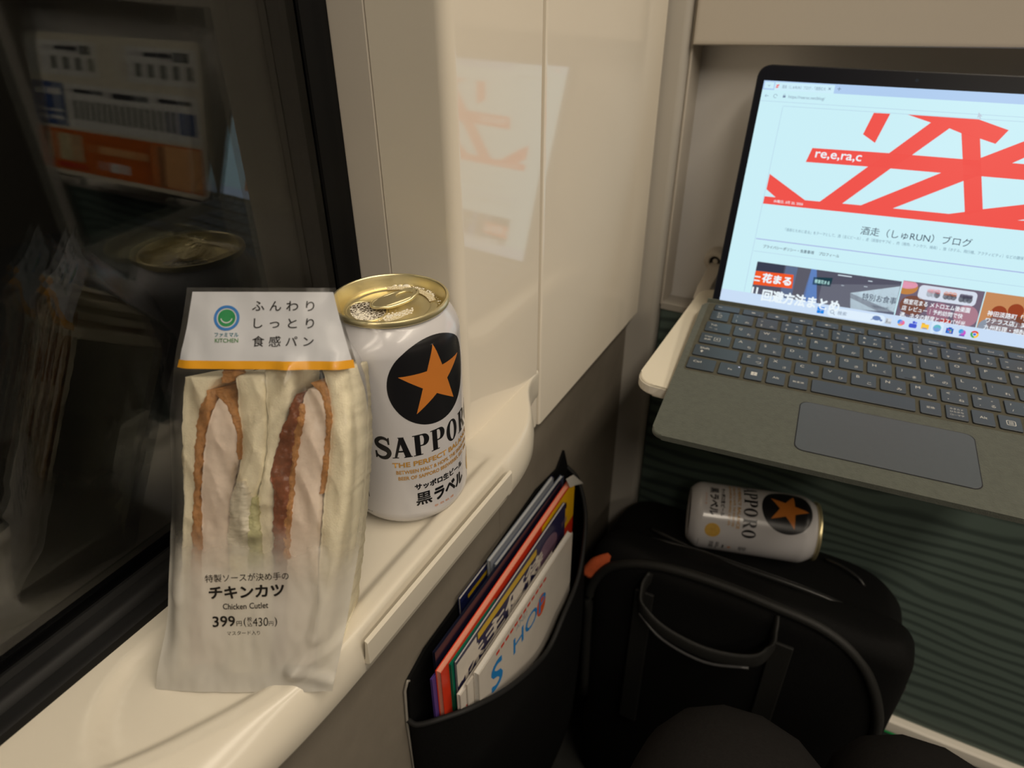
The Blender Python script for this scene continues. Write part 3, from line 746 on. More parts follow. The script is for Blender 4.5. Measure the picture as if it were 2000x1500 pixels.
decal('emblem_lettering', put_text('ファミマル', -5.8, 147.9, w=9.4, h=1.7, bold=.02), on_bag(.45), mat('emblem_teal', (0.02, 0.16, 0.22), .4), bag, 2)
decal('emblem_lettering', put_text('KITCHEN', -5.6, 145.8, w=9.2, h=1.6, bold=.015), on_bag(.45), mat('emblem_leaf', (0.06, 0.20, 0.05), .4), bag, 2)
decal('header_lettering', merge(put_text('ふ ん わ り', 8.6, 158.2, w=24.8, h=4.0, bold=.008), put_text('し っ と り', 9.4, 151.4, w=24.2, h=3.9, bold=.008), put_text('食 感 パ ン', 9.2, 144.2, w=24.4, h=4.2, bold=.008)), on_bag(.45), bag_ink, bag, 2)
TX = lambda s, a, y, **k: skew(put_text(s, a, y, **k), 0.045, a)
decal('bag_lettering', merge(TX('特製ソースが決め手の', -13.2, 47.5, w=34.4, h=3.3, bold=.004), TX('チキンカツ', -12.0, 40.4, w=31, h=5.4, bold=.035), TX('Chicken Cutlet', -6.5, 36.0, w=18.8, h=2.5, bold=.012),
      TX('399', -11.0, 28.4, w=9.4, h=4.6, bold=.02), TX('円', -1.1, 28.9, h=2.2, bold=.004), TX('(', 1.9, 28.6, h=4.0), TX('税', 3.4, 31.0, h=1.9, bold=.004), TX('込', 3.4, 28.8, h=1.9, bold=.004),
      TX('430', 5.7, 29.0, w=6.4, h=3.6), TX('円', 12.4, 29.3, h=1.9), TX(')', 14.8, 29.0, h=4.0), TX('マスタード入り', -5.2, 24.8, w=13.8, h=1.8)), on_bag(.3), bag_ink, bag, 2)

# =================================================================== LAPTOP (tablet on a fabric keyboard cover)
ya, ti = math.radians(5.151), math.radians(3.95)
kex = Vector((math.cos(ya), math.sin(ya), 0)); kh = Vector((-math.sin(ya), math.cos(ya), 0))
key_ = kh * math.cos(ti) + Vector((0, 0, math.sin(ti))); kez = kex.cross(key_)
lap = empty('laptop', mtx=frame((116.01, 275.83, 12.09), kex, key_, kez))
tag(lap, 'dark tablet laptop with olive fabric keyboard showing a red and white web page', 'laptop')
fabric = mat('olive_fabric', (0.074, 0.082, 0.066), 0.9, nscale=260, ncol=0.28, bump=0.5, bscale=900, sheen=0.25, detail=8)
key_mat = mat('key_plastic', (0.046, 0.062, 0.080), 0.42, nscale=200, ncol=0.06)
key_side = mat('key_side', (0.008, 0.009, 0.012), 0.6, nscale=200, ncol=0.1)
pad_mat = mat('trackpad_glass', (0.070, 0.083, 0.093), 0.38, nscale=300, ncol=0.06)
legend = mat('key_legend', (0.62, 0.62, 0.58), 0.5, nscale=200, ncol=0.03)
dev_mat = mat('tablet_metal', (0.030, 0.030, 0.032), 0.35, metal=0.6, nscale=100, ncol=0.1)
bezel_mat = mat('bezel_glass', (0.006, 0.007, 0.012), 0.35, spec=0.12, nscale=100, ncol=0.1)
prism('keyboard_cover', rrect(-27, 263, -156, 31, 8, 6), -5.0, -1.2, 'z', fabric, lap, bev=1.4, smooth=True, seg=3)
rim = poly(rrect(-22.2, 258, -76.6, 28.2, 2.5, 4))
decal('key_well', rim, lambda x, y: (x, y, -1.12), mat('key_well_fabric', (0.075, 0.072, 0.052), 0.95, nscale=260, ncol=0.25), lap)
gap_o = rrect(58.9, 161.6, -140.1, -86.9, 5.6, 6); pad_o = rrect(59.5, 161, -139.5, -87.5, 5.2, 6)
decal('trackpad_gap', poly(gap_o), lambda x, y: (x, y, -1.05), key_side, lap)
prism('trackpad', pad_o, -1.6, -0.85, 'z', pad_mat, lap, bev=0.25)
KEYMESH = {}
def key_mesh(w, h):
    k = (round(w, 1), round(h, 1))
    if k in KEYMESH: return KEYMESH[k]
    o = prism('key', rrect(0, w, 0, h, 0.9, 3), -1.5, 0, 'z', key_mat, None, bev=0.22, seg=1)
    me = o.data; me.materials.append(key_side)
    for p in me.polygons:
        if abs(p.normal.z) < 0.3: p.material_index = 1
    bpy.data.objects.remove(o); KEYMESH[k] = me; return me
def key(x, y, w, h, leg=None):
    o = bpy.data.objects.new('key', key_mesh(w, h)); COL.objects.link(o); o.parent = lap; o.location = (x * MM, y * MM, 0)
    if leg:
        g = merge(*leg)
        if g[0]: decal('legend', g, lambda a, b: (a, b, 0.06), legend, o)
    return o
K = lambda s, x, y, h, **k: put_text(s, x, y, h=h, **k)
KW, KH = 15.9, 14.9
def sun_icon(x, y, r): return merge(poly(ell(x, y, r, r, 12)), *[rect(x + dx - .1, x + dx + .1, y + dy - .1, y + dy + .1) for dx, dy in ((r + .5, 0), (-r - .5, 0), (0, r + .5), (0, -r - .5))])
def fn_leg(k):
    n = 'F%d' % (k + 1); out = [K(n, 12.6, 0.9, .9)]
    names = {7: 'PrtScn', 8: 'Home', 9: 'End', 10: 'PgUp', 11: 'PgDn'}
    if k in names: out.append(K(names[k], 7.6, 3.1, 1.7, align='c'))
    elif k == 0: out.append(merge(rect(6.6, 9.4, 3.6, 4.8)))
    elif k in (1, 2, 3): out.append(merge(poly([(6.4, 3.5), (7.2, 3.5), (8.2, 2.9), (8.2, 5.3), (7.2, 4.7), (6.4, 4.7)]), *[stroke([(8.8 + .7 * j, 3.2), (9.1 + .7 * j, 4.1), (8.8 + .7 * j, 5.0)], .2) for j in range(k)]))
    elif k == 4: out.append(rect(6.4, 9.6, 3.8, 4.6))
    else: out.append(sun_icon(8, 4.2, .7 if k == 5 else 1.0))
    return out
key(-16.4, 16.9, 20.0, 8.4, [K('Esc', 3.2, 4.3, 1.5)])
for k in range(13):
    key(6.4 + 18.62 * k, 16.9, 16.0, 8.4, fn_leg(k) if k < 12 else [K('Del', 5, 3.2, 1.7)])
key(-17.0, 0, 13.9, KH, [K('半/', 4.8, 10.2, 2.0), K('全角', 4.8, 7.0, 2.0), K('漢字', 4.8, 3.8, 2.0)])
ROW1 = [('1', '!', 'ぬ', ''), ('2', '"', 'ふ', ''), ('3', '#', 'あ', 'ぁ'), ('4', '$', 'う', 'ぅ'), ('5', '%', 'え', 'ぇ'), ('6', '&', 'お', 'ぉ'), ('7', "'", 'や', 'ゃ'), ('8', '(', 'ゆ', 'ゅ'), ('9', ')', 'よ', 'ょ'), ('0', '', 'わ', 'を'), ('-', '=', 'ほ', ''), ('^', '~', 'へ', ''), ('¥', '|', 'ー', '')]
def numleg(n, s, kn, ks):
    out = [K(n, 3.2, 2.4, 2.5 if n not in '-^' else .6)]
    if s: out.append(K(s, 3.2, 9.2, 2.4 if s not in '"\'~=' else 1.2))
    if kn: out.append(K(kn, 10.2, 2.4, 2.7 if kn != 'ー' else .6))
    if ks: out.append(K(ks, 10.6, 9.4, 1.8))
    return out
for k, r_ in enumerate(ROW1): key(18.6 * k, 0, KW if k < 13 else 18, KH, numleg(*r_))
key(18.6 * 13, 0, 14.6, KH, [K('BS', 4, 6, 2)])
def letleg(c, kn, ks=''):
    out = [K(c, 3.2, 9.0, 3.0 if c.isalpha() else 2.2), K(kn, 10.2, 2.6, 2.9 if kn not in '゛゜' else 1.4)]
    if ks: out.append(K(ks, 10.6, 9.2, 2.0 if ks not in '、。・' else 1.1))
    return out
key(-17.8, -18.6, 19.2, KH, [K('Tab', 3.2, 8.8, 2.4), K('|←', 3.2, 4.0, 2.0), K('→|', 7.0, 2.8, 2.0)])
for k, (c, kn) in enumerate(zip('QWERTYUIOP@[', 'たていすかんなにらせ゛゜')): key(3.92 + 18.6 * k, -18.6, KW, KH, letleg(c, kn, 'ぃ' if c == 'E' else ''))
key(-18.7, -37.2, 22.7, KH, [K('Caps', 3.2, 8.6, 2.6), K('英数', 3.2, 4.4, 2.4), K('A', 11.6, 6.4, 2.2), merge(*[rect(*q) for q in ((10.4, 15, 4.8, 5.1), (10.4, 15, 9.6, 9.9), (10.4, 10.7, 4.8, 9.9), (14.7, 15, 4.8, 9.9))]), K('●', 20.0, 11.0, .7)])
for k, (c, kn) in enumerate(zip('ASDFGHJKL;:]', 'ちとしはきくまのりれけむ')):
    o = key(6.53 + 18.6 * k, -37.2, KW, KH, letleg(c, kn))
    if c in 'FJ': decal('homing_bar', rect(5.2, 10.4, 1.0, 1.5), lambda a, b: (a, b, 0.12), key_side, o)
key(-19.9, -55.8, 32.2, KH, [K('Shift', 4.0, 9.2, 2.9), merge(poly([(4.6, 6.0), (6.0, 7.6), (7.4, 6.0)]), rect(5.5, 6.5, 4.4, 6.1))])
for k, (c, kn, ks) in enumerate(zip('ZXCVBNM,./\\', 'つさそひこみもねるめろ', ['っ', '', '', '', '', '', '', '、', '。', '・', ''])):
    lg = letleg(c, kn, ks) if c.isalpha() else [K({',': '<', '.': '>', '/': '?', '\\': '_'}[c], 3.2, 9.4, 2.2 if c != '\\' else .5), K(c, 3.6, 2.6, {',': 1.2, '.': .6}.get(c, 2.6)), K(kn, 10.2, 2.6, 2.9)] + ([K(ks, 10.8, 9.4, 1.0)] if ks else [])
    key(14.99 + 18.6 * k, -55.8, KW, KH, lg)
for x0, x1, lg in ((-20.7, -1.2, [K('Ctrl', 3.6, 8.2, 2.6)]), (1.6, 17.0, [K('Fn', 7.7, 6.4, 2.2, align='c')]), (19.9, 31.9, [merge(*[rect(4.0 + 2.2 * i, 6.0 + 2.2 * i, 5.4 + 2.2 * j, 7.4 + 2.2 * j) for i in (0, 1) for j in (0, 1)])]),
                   (34.7, 46.9, [K('Alt', 6.1, 6.4, 2.5, align='c')]), (49.7, 61.9, [K('無変換', 6.1, 6.4, 2.2, align='c', w=7.4)]), (64.6, 129.0, None), (131.8, 144.1, [K('変換', 6.1, 6.4, 2.4, align='c')]),
                   (146.9, 159.5, [K('カタカナ', 6.3, 10.2, 1.9, align='c', w=8), K('ひらがな', 6.3, 7.0, 1.9, align='c', w=8), K('ローマ字', 6.3, 3.4, 1.9, align='c', w=8)]), (161.9, 174.5, [K('Alt', 6.3, 6.4, 2.5, align='c')]),
                   (176.9, 189.5, [poly(rrect(4, 9.2, 4.6, 9.8, .8, 3), rrect(4.4, 8.8, 5, 9.4, .6, 3)[::-1]), rect(5.2, 8, 8.1, 8.5), rect(5.2, 8, 7.0, 7.4), rect(5.2, 8, 5.9, 6.3)]), (192.2, 204.8, None), (207.6, 220.2, None), (223, 235.6, None), (238, 256, None)):
    key(x0, -74.4, x1 - x0, KH, lg)
led = decal('fn_light', poly(ell(15.1, -62.3, .55, .55, 12)), lambda a, b: (a, b, 0.1), scr(235, 235, 255), lap)

al = math.radians(67.5 - 3.95); su = Vector((0, math.cos(al), math.sin(al))); sn = Vector((1, 0, 0)).cross(su)
SF = frame((0, 31.5, 0), (1, 0, 0), su, sn)
def on_scr(o): o.parent = lap; o.matrix_local = SF; return o
on_scr(prism('tablet_body', rrect(-20.4, 266.6, -15, 187.4, 9, 7), -9, 0, 'z', dev_mat, None, bev=0.8, smooth=True))
on_scr(decal('bezel', poly(rrect(-19.6, 265.8, -14, 186.6, 8.4, 7)), lambda a, b: (a, b, 0.08), bezel_mat, None))
p_ = lambda s, n: (31.5 + su.y * s + sn.y * n, su.z * s + sn.z * n)
prism('hinge_strip', [(29.5, -1.3), p_(1.2, 1.2), p_(1.4, .1), p_(-12, .1), (34, -4.8), (29.5, -4.8)], -24, 262, 'x', fabric, lap, smooth=True)
ks = prism('kickstand', [p_(88, -9.2), p_(90, -10.6), (31.5 + 118, -20.0), (31.5 + 116, -21.0)], 4, 242, 'x', dev_mat, lap)
cm = on_scr(decal('camera_lens', poly(ell(92, 181, 1.2, 1.2, 16)), lambda a, b: (a, b, 0.14), mat('lens_dark', (0.03, 0.04, 0.06), 0.1, nscale=50, ncol=.1), None))
bg = scr(203, 239, 247)
disp = on_scr(decal('display', rect(-14.6, 261.4, -6, 175.4), lambda a, b: (a, b, 0.12), bg, None))
def pic(name, g, m_, z=0.16): return decal(name, g, lambda a, b: (a, b, z), m_, disp)
# browser frame
pic('browser_tab_bar', rect(-14.6, 261.4, 168.6, 175.4), scr(176, 205, 240))
pic('browser_tab', merge(rect(-5.8, 37.6, 168.6, 174.6), rect(-13.6, -6.6, 169.6, 174.4)), scr(206, 238, 250), .18)
grey_ink = scr(120, 140, 165); dk = scr(45, 60, 85)
pic('browser_text', merge(put_text('酒走（しゅRUN）ブログ -「酒呑むた', -0.4, 170.2, w=32, h=2.6), put_text('×', 33.2, 170.8, h=2.0), put_text('+', 39.6, 170.8, h=2.6), put_text('https://reerac.net/blog/', 5.8, 162.6, w=26.6, h=2.9),
    stroke([(-10.9, 172.2), (-10.1, 171.2), (-9.3, 172.2)], .3), stroke([(-9.0, 164.1), (-11.6, 164.1)], .3), stroke([(-10.6, 165.1), (-11.7, 164.1), (-10.6, 163.1)], .3),
    stroke([(-3.9 + 1.3 * math.cos(a), 164.2 + 1.3 * math.sin(a)) for a in [k * .3 for k in range(19)]], .3), rect(1.7, 3.7, 163.4, 165.0), stroke([(2.1, 165), (2.2, 166), (3.2, 166), (3.3, 165)], .25)), grey_ink, .22)
pic('tab_icon', merge(rect(-4.9, -3.2, 170.4, 171.0), rect(-4.9, -3.2, 172, 172.6), stroke([(-5, 170.4), (-3.2, 173)], .5), stroke([(-3.8, 170.2), (-2.8, 173)], .4)), scr(240, 90, 90), .22)
line_m = scr(178, 206, 228)
pic('page_rule', merge(rect(-14.6, 261.4, 160.0, 160.3), rect(3.1, 3.4, 11, 156.6), rect(3.2, 250, 157.0, 157.3), rect(4, 250, 44.4, 44.7)), line_m, .17)
pic('page_rule', rect(4, 250, 54.1, 54.8), scr(165, 175, 225), .17)
# logo built of bars
red = scr(240, 84, 76)
W_ = 178.0
LOGO = [[(68.5, 156.6), (79.7, 156.7), (74.0, 135.2), (64.5, 140.7)],
        [(31.2, 127.8), (85.1, 128.7), (175, 128.9), (225, 128.9), (225, 118.4), (73.1, 117.7), (28.6, 117.0)],
        [(107.7, 152.4), (85.1, 128.6), (73.1, 117.7), (45.0, 88.4), (60.9, 88.4), (88.9, 118.0), (100.8, 128.8), (120.5, 149.3)],
        [(91.3, 156.9), (137.4, 156.8), (157.4, 150.9), (151.6, 141.0), (141.3, 143.8), (128.9, 146.5), (120.5, 149.3), (107.7, 152.4)],
        [(128.6, 147.2), (141.3, 143.8), (144.9, 130.7), (148.3, 118.2), (155.0, 94.0), (144.4, 90.0), (137.9, 113.7), (133.7, 129.1)],
        [(122.7, 118.1), (146, 118.1), (137.9, 113.7), (96.7, 89.2), (74.1, 88.8)],
        [(144.5, 128.8), (144.9, 130.7), (168.4, 144.2), (200, 162 - 4), (212, 157), (171, 133.0), (164.8, 128.8)],
        [(3.6, 88.0), (34.2, 88.3), (74.1, 89.0), (134.1, 89.6), (143.9, 92.2), (154.6, 95.4), (178.8, 101.5), (240, 118), (240, 84), (3.6, 82.2)],
        [(4.0, 105.5), (34.2, 88.3), (12.2, 88.0), (3.9, 93.5)]]
for q in LOGO: pic('logo_bar', poly(q), red, .18)
pic('logo_notch', poly([(177.5, 90.1), (200, 97), (200, 92)]), bg, .21)
pic('logo_lettering', put_text('re,e,ra,c', 34.4, 119.9, w=33, h=5.6, bold=.015), scr(236, 244, 250), .22)
pic('date_lettering', put_text('水曜日, 3月 25, 2026', 11.2, 83.9, w=22.2, h=2.4, bold=.01), scr(236, 244, 250), .22)
pic('page_title', put_text('酒走（しゅRUN）ブログ', 78.6, 67.4, w=75, h=6.4), dk, .2)
pic('page_text', merge(put_text('「酒呑むために走る」をテーマとして、酒（主にビール）、走（目指せサブ4）、肉（焼肉、トンカツ、焼鳥）、旅（ホテル、飛行機、アクティビティ）などの趣味を備忘', 24.4, 63.0, w=170, h=2.6)), scr(105, 140, 160), .2)
pic('page_text', merge(put_text('プライバシーポリシー・免責事項', 10.6, 47.8, w=38.6, h=2.7, bold=.01), put_text('プロフィール', 53.0, 47.8, w=14.8, h=2.6, bold=.01)), dk, .2)
# three pictures, cut off by the task bar
ph = pic('page_photo', rect(8.8, 115.0, 8, 36.6), scr(84, 84, 100), .17)
for g, c_ in ((rect(8.8, 30, 29.5, 36.6), (58, 62, 80)), (rect(31, 40, 8, 36.2), (95, 110, 140)), (rect(40, 50, 8, 36.6), (92, 92, 104)), (poly([(50, 36.6), (54, 36.6), (60, 8), (48, 8)]), (96, 130, 190)), (poly([(60, 8), (60, 26), (115, 34), (115, 8)]), (104, 106, 120)),
              (poly([(53.2, 24.6), (53.0, 30.6), (66.9, 32.0), (66.6, 25.0)]), (30, 60, 72)), (merge(rect(70, 80, 34.4, 35.2), rect(92, 95, 33.2, 33.8), rect(90, 92.5, 28.6, 29.2), rect(74, 76, 27, 27.5)), (210, 225, 235)), (poly([(81.7, 22.5), (114.6, 32.8), (115, 12.8), (84.3, 10.2)]), (205, 228, 240)),
              (poly([(84.3, 10.2), (115, 12.8), (115, 8), (84, 8)]), (50, 70, 120))):
    pic('photo_detail', g, scr(*c_), .19)
pic('photo_banner', poly([(9.0, 17.9), (39.1, 19.2), (38.0, 30.0), (9.0, 29.0)]), scr(240, 90, 40), .21)
pic('photo_lettering', merge(put_text('花まる', 15.0, 20.6, w=22.5, h=7.6, bold=.045), poly([(9, 21), (13.6, 21), (13.6, 22), (9, 22)]), poly([(9, 24), (13.6, 24), (13.6, 25), (9, 25)]), put_text('回避方法まとめ', 17.5, 6.0, w=59, h=9.6, bold=.045), rect(9, 10.4, 8, 16), rect(12.4, 13.8, 8, 16)), scr(235, 246, 252), .23)
pic('photo_lettering', merge(put_text('特別お食事', 90.5, 18.6, w=24, h=5.4, bold=.005), put_text('（特別予約券）', 99, 14.0, w=12, h=1.8)), scr(60, 70, 90), .23)
pic('photo_lettering', put_text('根室花まる', 54.4, 26.2, w=11, h=3.0, bold=.02), scr(190, 240, 235), .23)
pic('page_photo', rect(115.9, 170.0, 8, 37.6), scr(112, 100, 118), .17)
for g, c_ in ((poly(ell(118.5, 33, 8.2, 5.6, 24)[0:24]), (190, 130, 70)), (poly(ell(118.5, 35, 7.6, 3.2, 24)), (235, 160, 200)), (poly(rrect(127.5, 166, 25.6, 36.2, 3, 4)), (214, 222, 236)), (merge(*[poly(ell(135.0 + 2.6 * k, 30.4, 2.0, 2.6, 12)) for k in range(3)], *[poly(ell(146 + 2.6 * k, 30.2, 2.0, 2.4, 12)) for k in range(3)], *[poly(ell(156.4 + 2.6 * k, 30, 2.0, 2.6, 12)) for k in range(3)]), (35, 36, 50)),
              (merge(*[poly(ell(135.0 + 2.6 * k, 32.6, 1.9, 1.7, 10)) for k in range(3)]), (232, 70, 60)), (merge(*[poly(ell(146 + 2.6 * k, 32.2, 1.9, 1.6, 10)) for k in range(3)]), (225, 120, 50)), (merge(*[poly(ell(156.4 + 2.6 * k, 32.2, 1.8, 1.7, 10)) for k in range(3)]), (60, 40, 70)),
              (poly(ell(126, 20, 9, 7.4, 20)), (120, 78, 66)), (poly(ell(144, 18, 8, 7.0, 20)), (150, 108, 128)), (poly(ell(162, 18, 8, 8, 20)), (170, 125, 140)), (poly(ell(150, 11, 4, 3, 14)), (180, 60, 50))):
    pic('photo_detail', (([(max(116, min(169.8, a)), max(8.2, min(37.4, b))) for a, b in g[0]]), g[1]), scr(*c_), .19)
pic('photo_lettering', merge(put_text('根室花まる メトロエム後楽園', 119.4, 20.4, w=44.4, h=4.0, bold=.02), put_text('店 レビュー｜予約訪問で快', 119.2, 15.4, w=41, h=4.0, bold=.02), put_text('適、ネタの鮮度とコスパが光', 119.0, 10.2, w=44, h=4.0, bold=.02)), scr(240, 246, 252), .23)
pic('page_photo', rect(170.7, 224, 8, 37.6), scr(196, 138, 92), .17)
for g, c_ in ((poly(ell(186, 12, 15, 9, 24)), (140, 150, 165)), (merge(poly(ell(182, 24, 5, 5, 16)), poly(ell(192, 27, 5, 5, 16)), poly(ell(203, 29, 6, 5, 16))), (150, 66, 38)), (poly(ell(190, 16, 14, 8, 24)), (120, 70, 52))):
    pic('photo_detail', (([(max(170.8, a), max(8.2, b)) for a, b in g[0]]), g[1]), scr(*c_), .19)
pic('photo_lettering', merge(put_text('神田淡路町「博多', 175, 20.6, w=30, h=4.0, bold=.02), put_text('ワテラス店」実食', 175, 15.4, w=30, h=4.0, bold=.02), put_text('九州料理・焼酎が', 175, 10.4, w=30, h=4.0, bold=.02)), scr(240, 246, 252), .23)
# task bar
pic('task_bar', rect(-14.6, 261.4, -6, 10.8), scr(202, 222, 246), .25)
pic('search_box', poly(rrect(68.5, 110, 2.4, 9.2, 3, 5)), scr(222, 238, 252), .27)
pic('start_icon', merge(*[rect(60.9 + 2.7 * i, 63.4 + 2.7 * i, 3.2 + 2.7 * j, 5.7 + 2.7 * j) for i in (0, 1) for j in (0, 1)]), scr(30, 130, 225), .3)
pic('search_text', merge(poly(ell(72, 6, 1.5, 1.5, 18), ell(72, 6, 1.1, 1.1, 18)[::-1]), stroke([(73, 4.9), (74.2, 3.7)], .4), put_text('検索', 76, 4.2, h=3.2)), grey_ink, .3)
pic('turtle_icon', merge(poly(ell(104, 6.4, 3.0, 1.8, 20)), poly(ell(107.4, 5.2, 1.0, .8, 12)), stroke([(101.6, 5.4), (100.4, 4.6)], .6)), scr(105, 130, 180), .3)
def icon(x, parts):
    for g, c_ in parts: pic('task_icon', xf(g, 1, 1, x, 5.7), scr(*c_), .3)
icon(112.5, [(rect(-2, 2, -2.2, 2.0), (214, 222, 230)), (poly([(-2, 1.6), (-.6, 1.6), (-.6, -.6), (2, -.6), (2, -2.2), (-2, -2.2)]), (60, 65, 75))])
icon(121.2, [(poly(ell(-.7, .6, 1.8, 1.9, 16)), (60, 150, 235)), (poly(ell(.8, .2, 1.8, 1.8, 16)), (240, 110, 150)), (poly(ell(-.3, -1.3, 1.7, 1.0, 16)), (240, 180, 70))])
icon(129.4, [(merge(poly(ell(.4, 1.9, 1, 1, 12)), poly(rrect(-2.6, 2.8, -2.4, .8, 1, 3))), (70, 90, 205)), (poly(ell(1.9, 1.7, .8, .8, 12)), (110, 130, 235))])
icon(137.7, [(rect(-2.6, 2.6, -1.9, 1.8), (250, 200, 70)), (rect(-2.6, -.3, 1.8, 2.5), (225, 165, 40)), (rect(-1.6, 1.6, -1.9, -.9), (60, 120, 200))])
icon(145.8, [(poly(rrect(-4, 4, -4, 4.4, 1, 3)), (216, 234, 250)), (poly(ell(0, .2, 2.7, 2.7, 24)), (20, 120, 205)), (poly([(2.5 * math.cos(a) + .2, 2.5 * math.sin(a) + .4) for a in [math.radians(10 + 170 * k / 16) for k in range(17)]] + [(1.0 * math.cos(a) + .3, 1.0 * math.sin(a)) for a in [math.radians(180 - 170 * k / 16) for k in range(17)]]), (60, 205, 170)), (rect(-1.6, 1.6, -3.9, -3.4), (60, 110, 200))])
icon(154.3, [(rect(-2.4, 2.4, -2.3, 1.7), (40, 90, 190)), (rect(-1.1, 1.1, 1.7, 2.4), (40, 90, 190)), (rect(-1.3, -.1, -.2, .9), (235, 90, 70)), (rect(.1, 1.3, -.2, .9), (120, 200, 80)), (rect(-1.3, -.1, -1.5, -.4), (80, 170, 240)), (rect(.1, 1.3, -1.5, -.4), (250, 200, 60))])
icon(162.6, [(poly(ell(-.8, .6, 1.7, 1.8, 16)), (60, 160, 220)), (poly(ell(.7, -.2, 1.7, 2.0, 16)), (200, 90, 200)), (rect(-1.6, 1.9, -2.8, -1.5), (110, 90, 190))])
sect = lambda a0, a1: poly([(0, 0)] + [(2.7 * math.cos(math.radians(a0 + (a1 - a0) * k / 12)), 2.7 * math.sin(math.radians(a0 + (a1 - a0) * k / 12))) for k in range(13)])
icon(170.7, [(sect(30, 150), (225, 70, 60)), (sect(150, 270), (60, 170, 90)), (sect(270, 390), (250, 200, 60))])
pic('task_icon', poly(ell(170.7, 5.7, 1.35, 1.35, 18)), scr(230, 240, 250), .33); pic('task_icon', poly(ell(170.7, 5.7, 1.0, 1.0, 18)), scr(60, 120, 225), .36)
pic('pointer', poly([(136.2, 161.6), (136.2, 157.6), (137.2, 158.5), (138.0, 157.0), (138.6, 157.3), (137.9, 158.8), (139.2, 158.9)]), scr(190, 205, 220), .3)

# =================================================================== MAGAZINE POCKET ON THE LOWER WALL
net = mat('black_net', (0.004, 0.004, 0.004), 0.85, spec=0.12, nscale=500, ncol=0.4, bump=0.8, bscale=700)
pk = empty('magazine_pocket', (-3.5, 100, -440)); tag(pk, 'black mesh magazine pocket fixed to the lower side wall', 'pocket')
PL = (-3.5, 100, -440)
def in_p(o): o.parent = pk; o.matrix_parent_inverse = Matrix.Translation(Vector(PL) * -MM); return o
in_p(prism('back_sheet', [(-26, -440), (-24, -186), (-21, -150), (0, -142), (60, -139), (170, -129), (212, -136), (226, -124), (236, -150), (238, -440)], -3.6, -1.4, 'x', net, None))
MOUTH = [(-2.5, -26, -188), (6, -26, -187), (20, -16, -183), (34, 4, -186), (42, 43, -207), (44, 98, -233), (44, 132, -224), (40, 175, -214), (28, 214, -185), (12, 232, -160), (-2.5, 236, -150)]
mp_ = catmull(MOUTH, 8)
def pocket_pt(u, v):
    k = u * (len(mp_) - 1); i = min(int(k), len(mp_) - 2); q = mp_[i].lerp(mp_[i + 1], k - i)
    x = q.x + 5 * math.sin(math.pi * v) * math.sin(math.pi * u)
    return (max(-2.5, x), q.y, q.z + (-440 - q.z) * v)
in_p(grid('front_net', pocket_pt, 80, 24, net, None))
in_p(tube('mouth_binding', [tuple(p) for p in mp_], 2.0, mat('binding_black', (0.008, 0.008, 0.008), 0.7, nscale=300, ncol=.3), None, 8, 0))
in_p(tube('end_wire', [(-2.5, -27, -430), (-2.5, -27, -190), (-2, -23, -152), (-1, -21, -150)], 1.0, mat('grey_wire', (0.25, 0.23, 0.2), 0.4, nscale=100, ncol=.1), None, 6, 2))

paper = mat('magazine_pages', (0.62, 0.60, 0.56), 0.7, nscale=900, ncol=0.15)
def magazine(label, x0, th, y0, y1, ztop, cover, tilt=0.0, pages=paper, art=(), rise=0.0, slant=0.0):
    """a magazine standing in the pocket: covers on both sides of a paper block; tilt leans it off the wall"""
    e = empty('magazine', mtx=Matrix.Translation(Vector((x0, y0, -434)) * MM) @ Matrix.Rotation(tilt, 4, 'Y'))
    tag(e, label, 'magazine', 'magazines in the wall pocket')
    H = ztop + 434; L = y1 - y0
    def slab(n_, a, b, m_, ins):
        return prism(n_, [(ins, 0), (L - ins, 0), (L - ins, H - ins + rise), (ins, H - ins)], a, b, 'x', m_, e)
    slab('page_block', .4, th - .4, pages, .8)
    slab('cover', 0, .4, cover, 0)
    c = slab('cover', th - .4, th, cover, 0)
    for nm, g, m_ in art: decal(nm, g, lambda a, b: (th + .12, a, H + b), m_, c)
    return e
C_ = lambda n, r, g, b, ro=.3: mat(n, srgb(r, g, b), ro, nscale=40, ncol=.12)
navy = C_('cover_navy', 26, 32, 72); navy2 = C_('cover_dark_navy', 18, 22, 42); gold_c = C_('cover_gold', 196, 160, 20); redc = C_('cover_red', 205, 55, 30); green_c = C_('cover_green', 10, 105, 80)
white_c = C_('cover_white', 205, 198, 188); blue_c = C_('cover_blue', 40, 130, 200); purple = C_('cover_purple', 80, 60, 130); pink_p = mat('pink_pages', srgb(225, 150, 125), .7, nscale=900, ncol=.15); orange_c = C_('cover_orange', 215, 90, 40); yellow_c = C_('cover_yellow', 235, 180, 20); skin_c = C_('cover_mauve', 120, 95, 115)
magazine('navy magazine with a yellow stripe, next to the wall in the pocket', 0.0, 2.0, 40, 196, -131, navy, art=[('cover_stripe', rect(10, 60, -9, -5), gold_c)])
magazine('thick grey-paged magazine between the navy one and the dark folder', 3.4, 3.0, 76, 186, -124, C_('cover_grey', 120, 125, 135), pages=C_('grey_pages', 175, 178, 180, .7))
magazine('grey-paged magazine beside the thick one in the pocket', 6.8, 3.2, 80, 200, -130, C_('cover_slate', 70, 80, 105), pages=MATS['grey_pages'])
magazine('dark navy folder reaching the near end of the pocket', 10.4, 2.0, -8, 190, -128, navy2, pages=navy2)
magazine('purple booklet in front of the dark navy folder', 12.6, 1.6, -16, 150, -145, purple, pages=purple)
magazine('tall red and yellow magazine with pink page edges', 14.4, 4.6, -12, 204, -140, redc, pages=pink_p, rise=8, art=[('cover_panel', poly([(150, -40), (216, -36), (216, 6.5), (150, 4)]), yellow_c), ('cover_print', rect(160, 200, -14, -8), orange_c)])
magazine('green-covered booklet beside the red magazine', 19.2, 1.8, -3, 60, -141, green_c, pages=green_c)
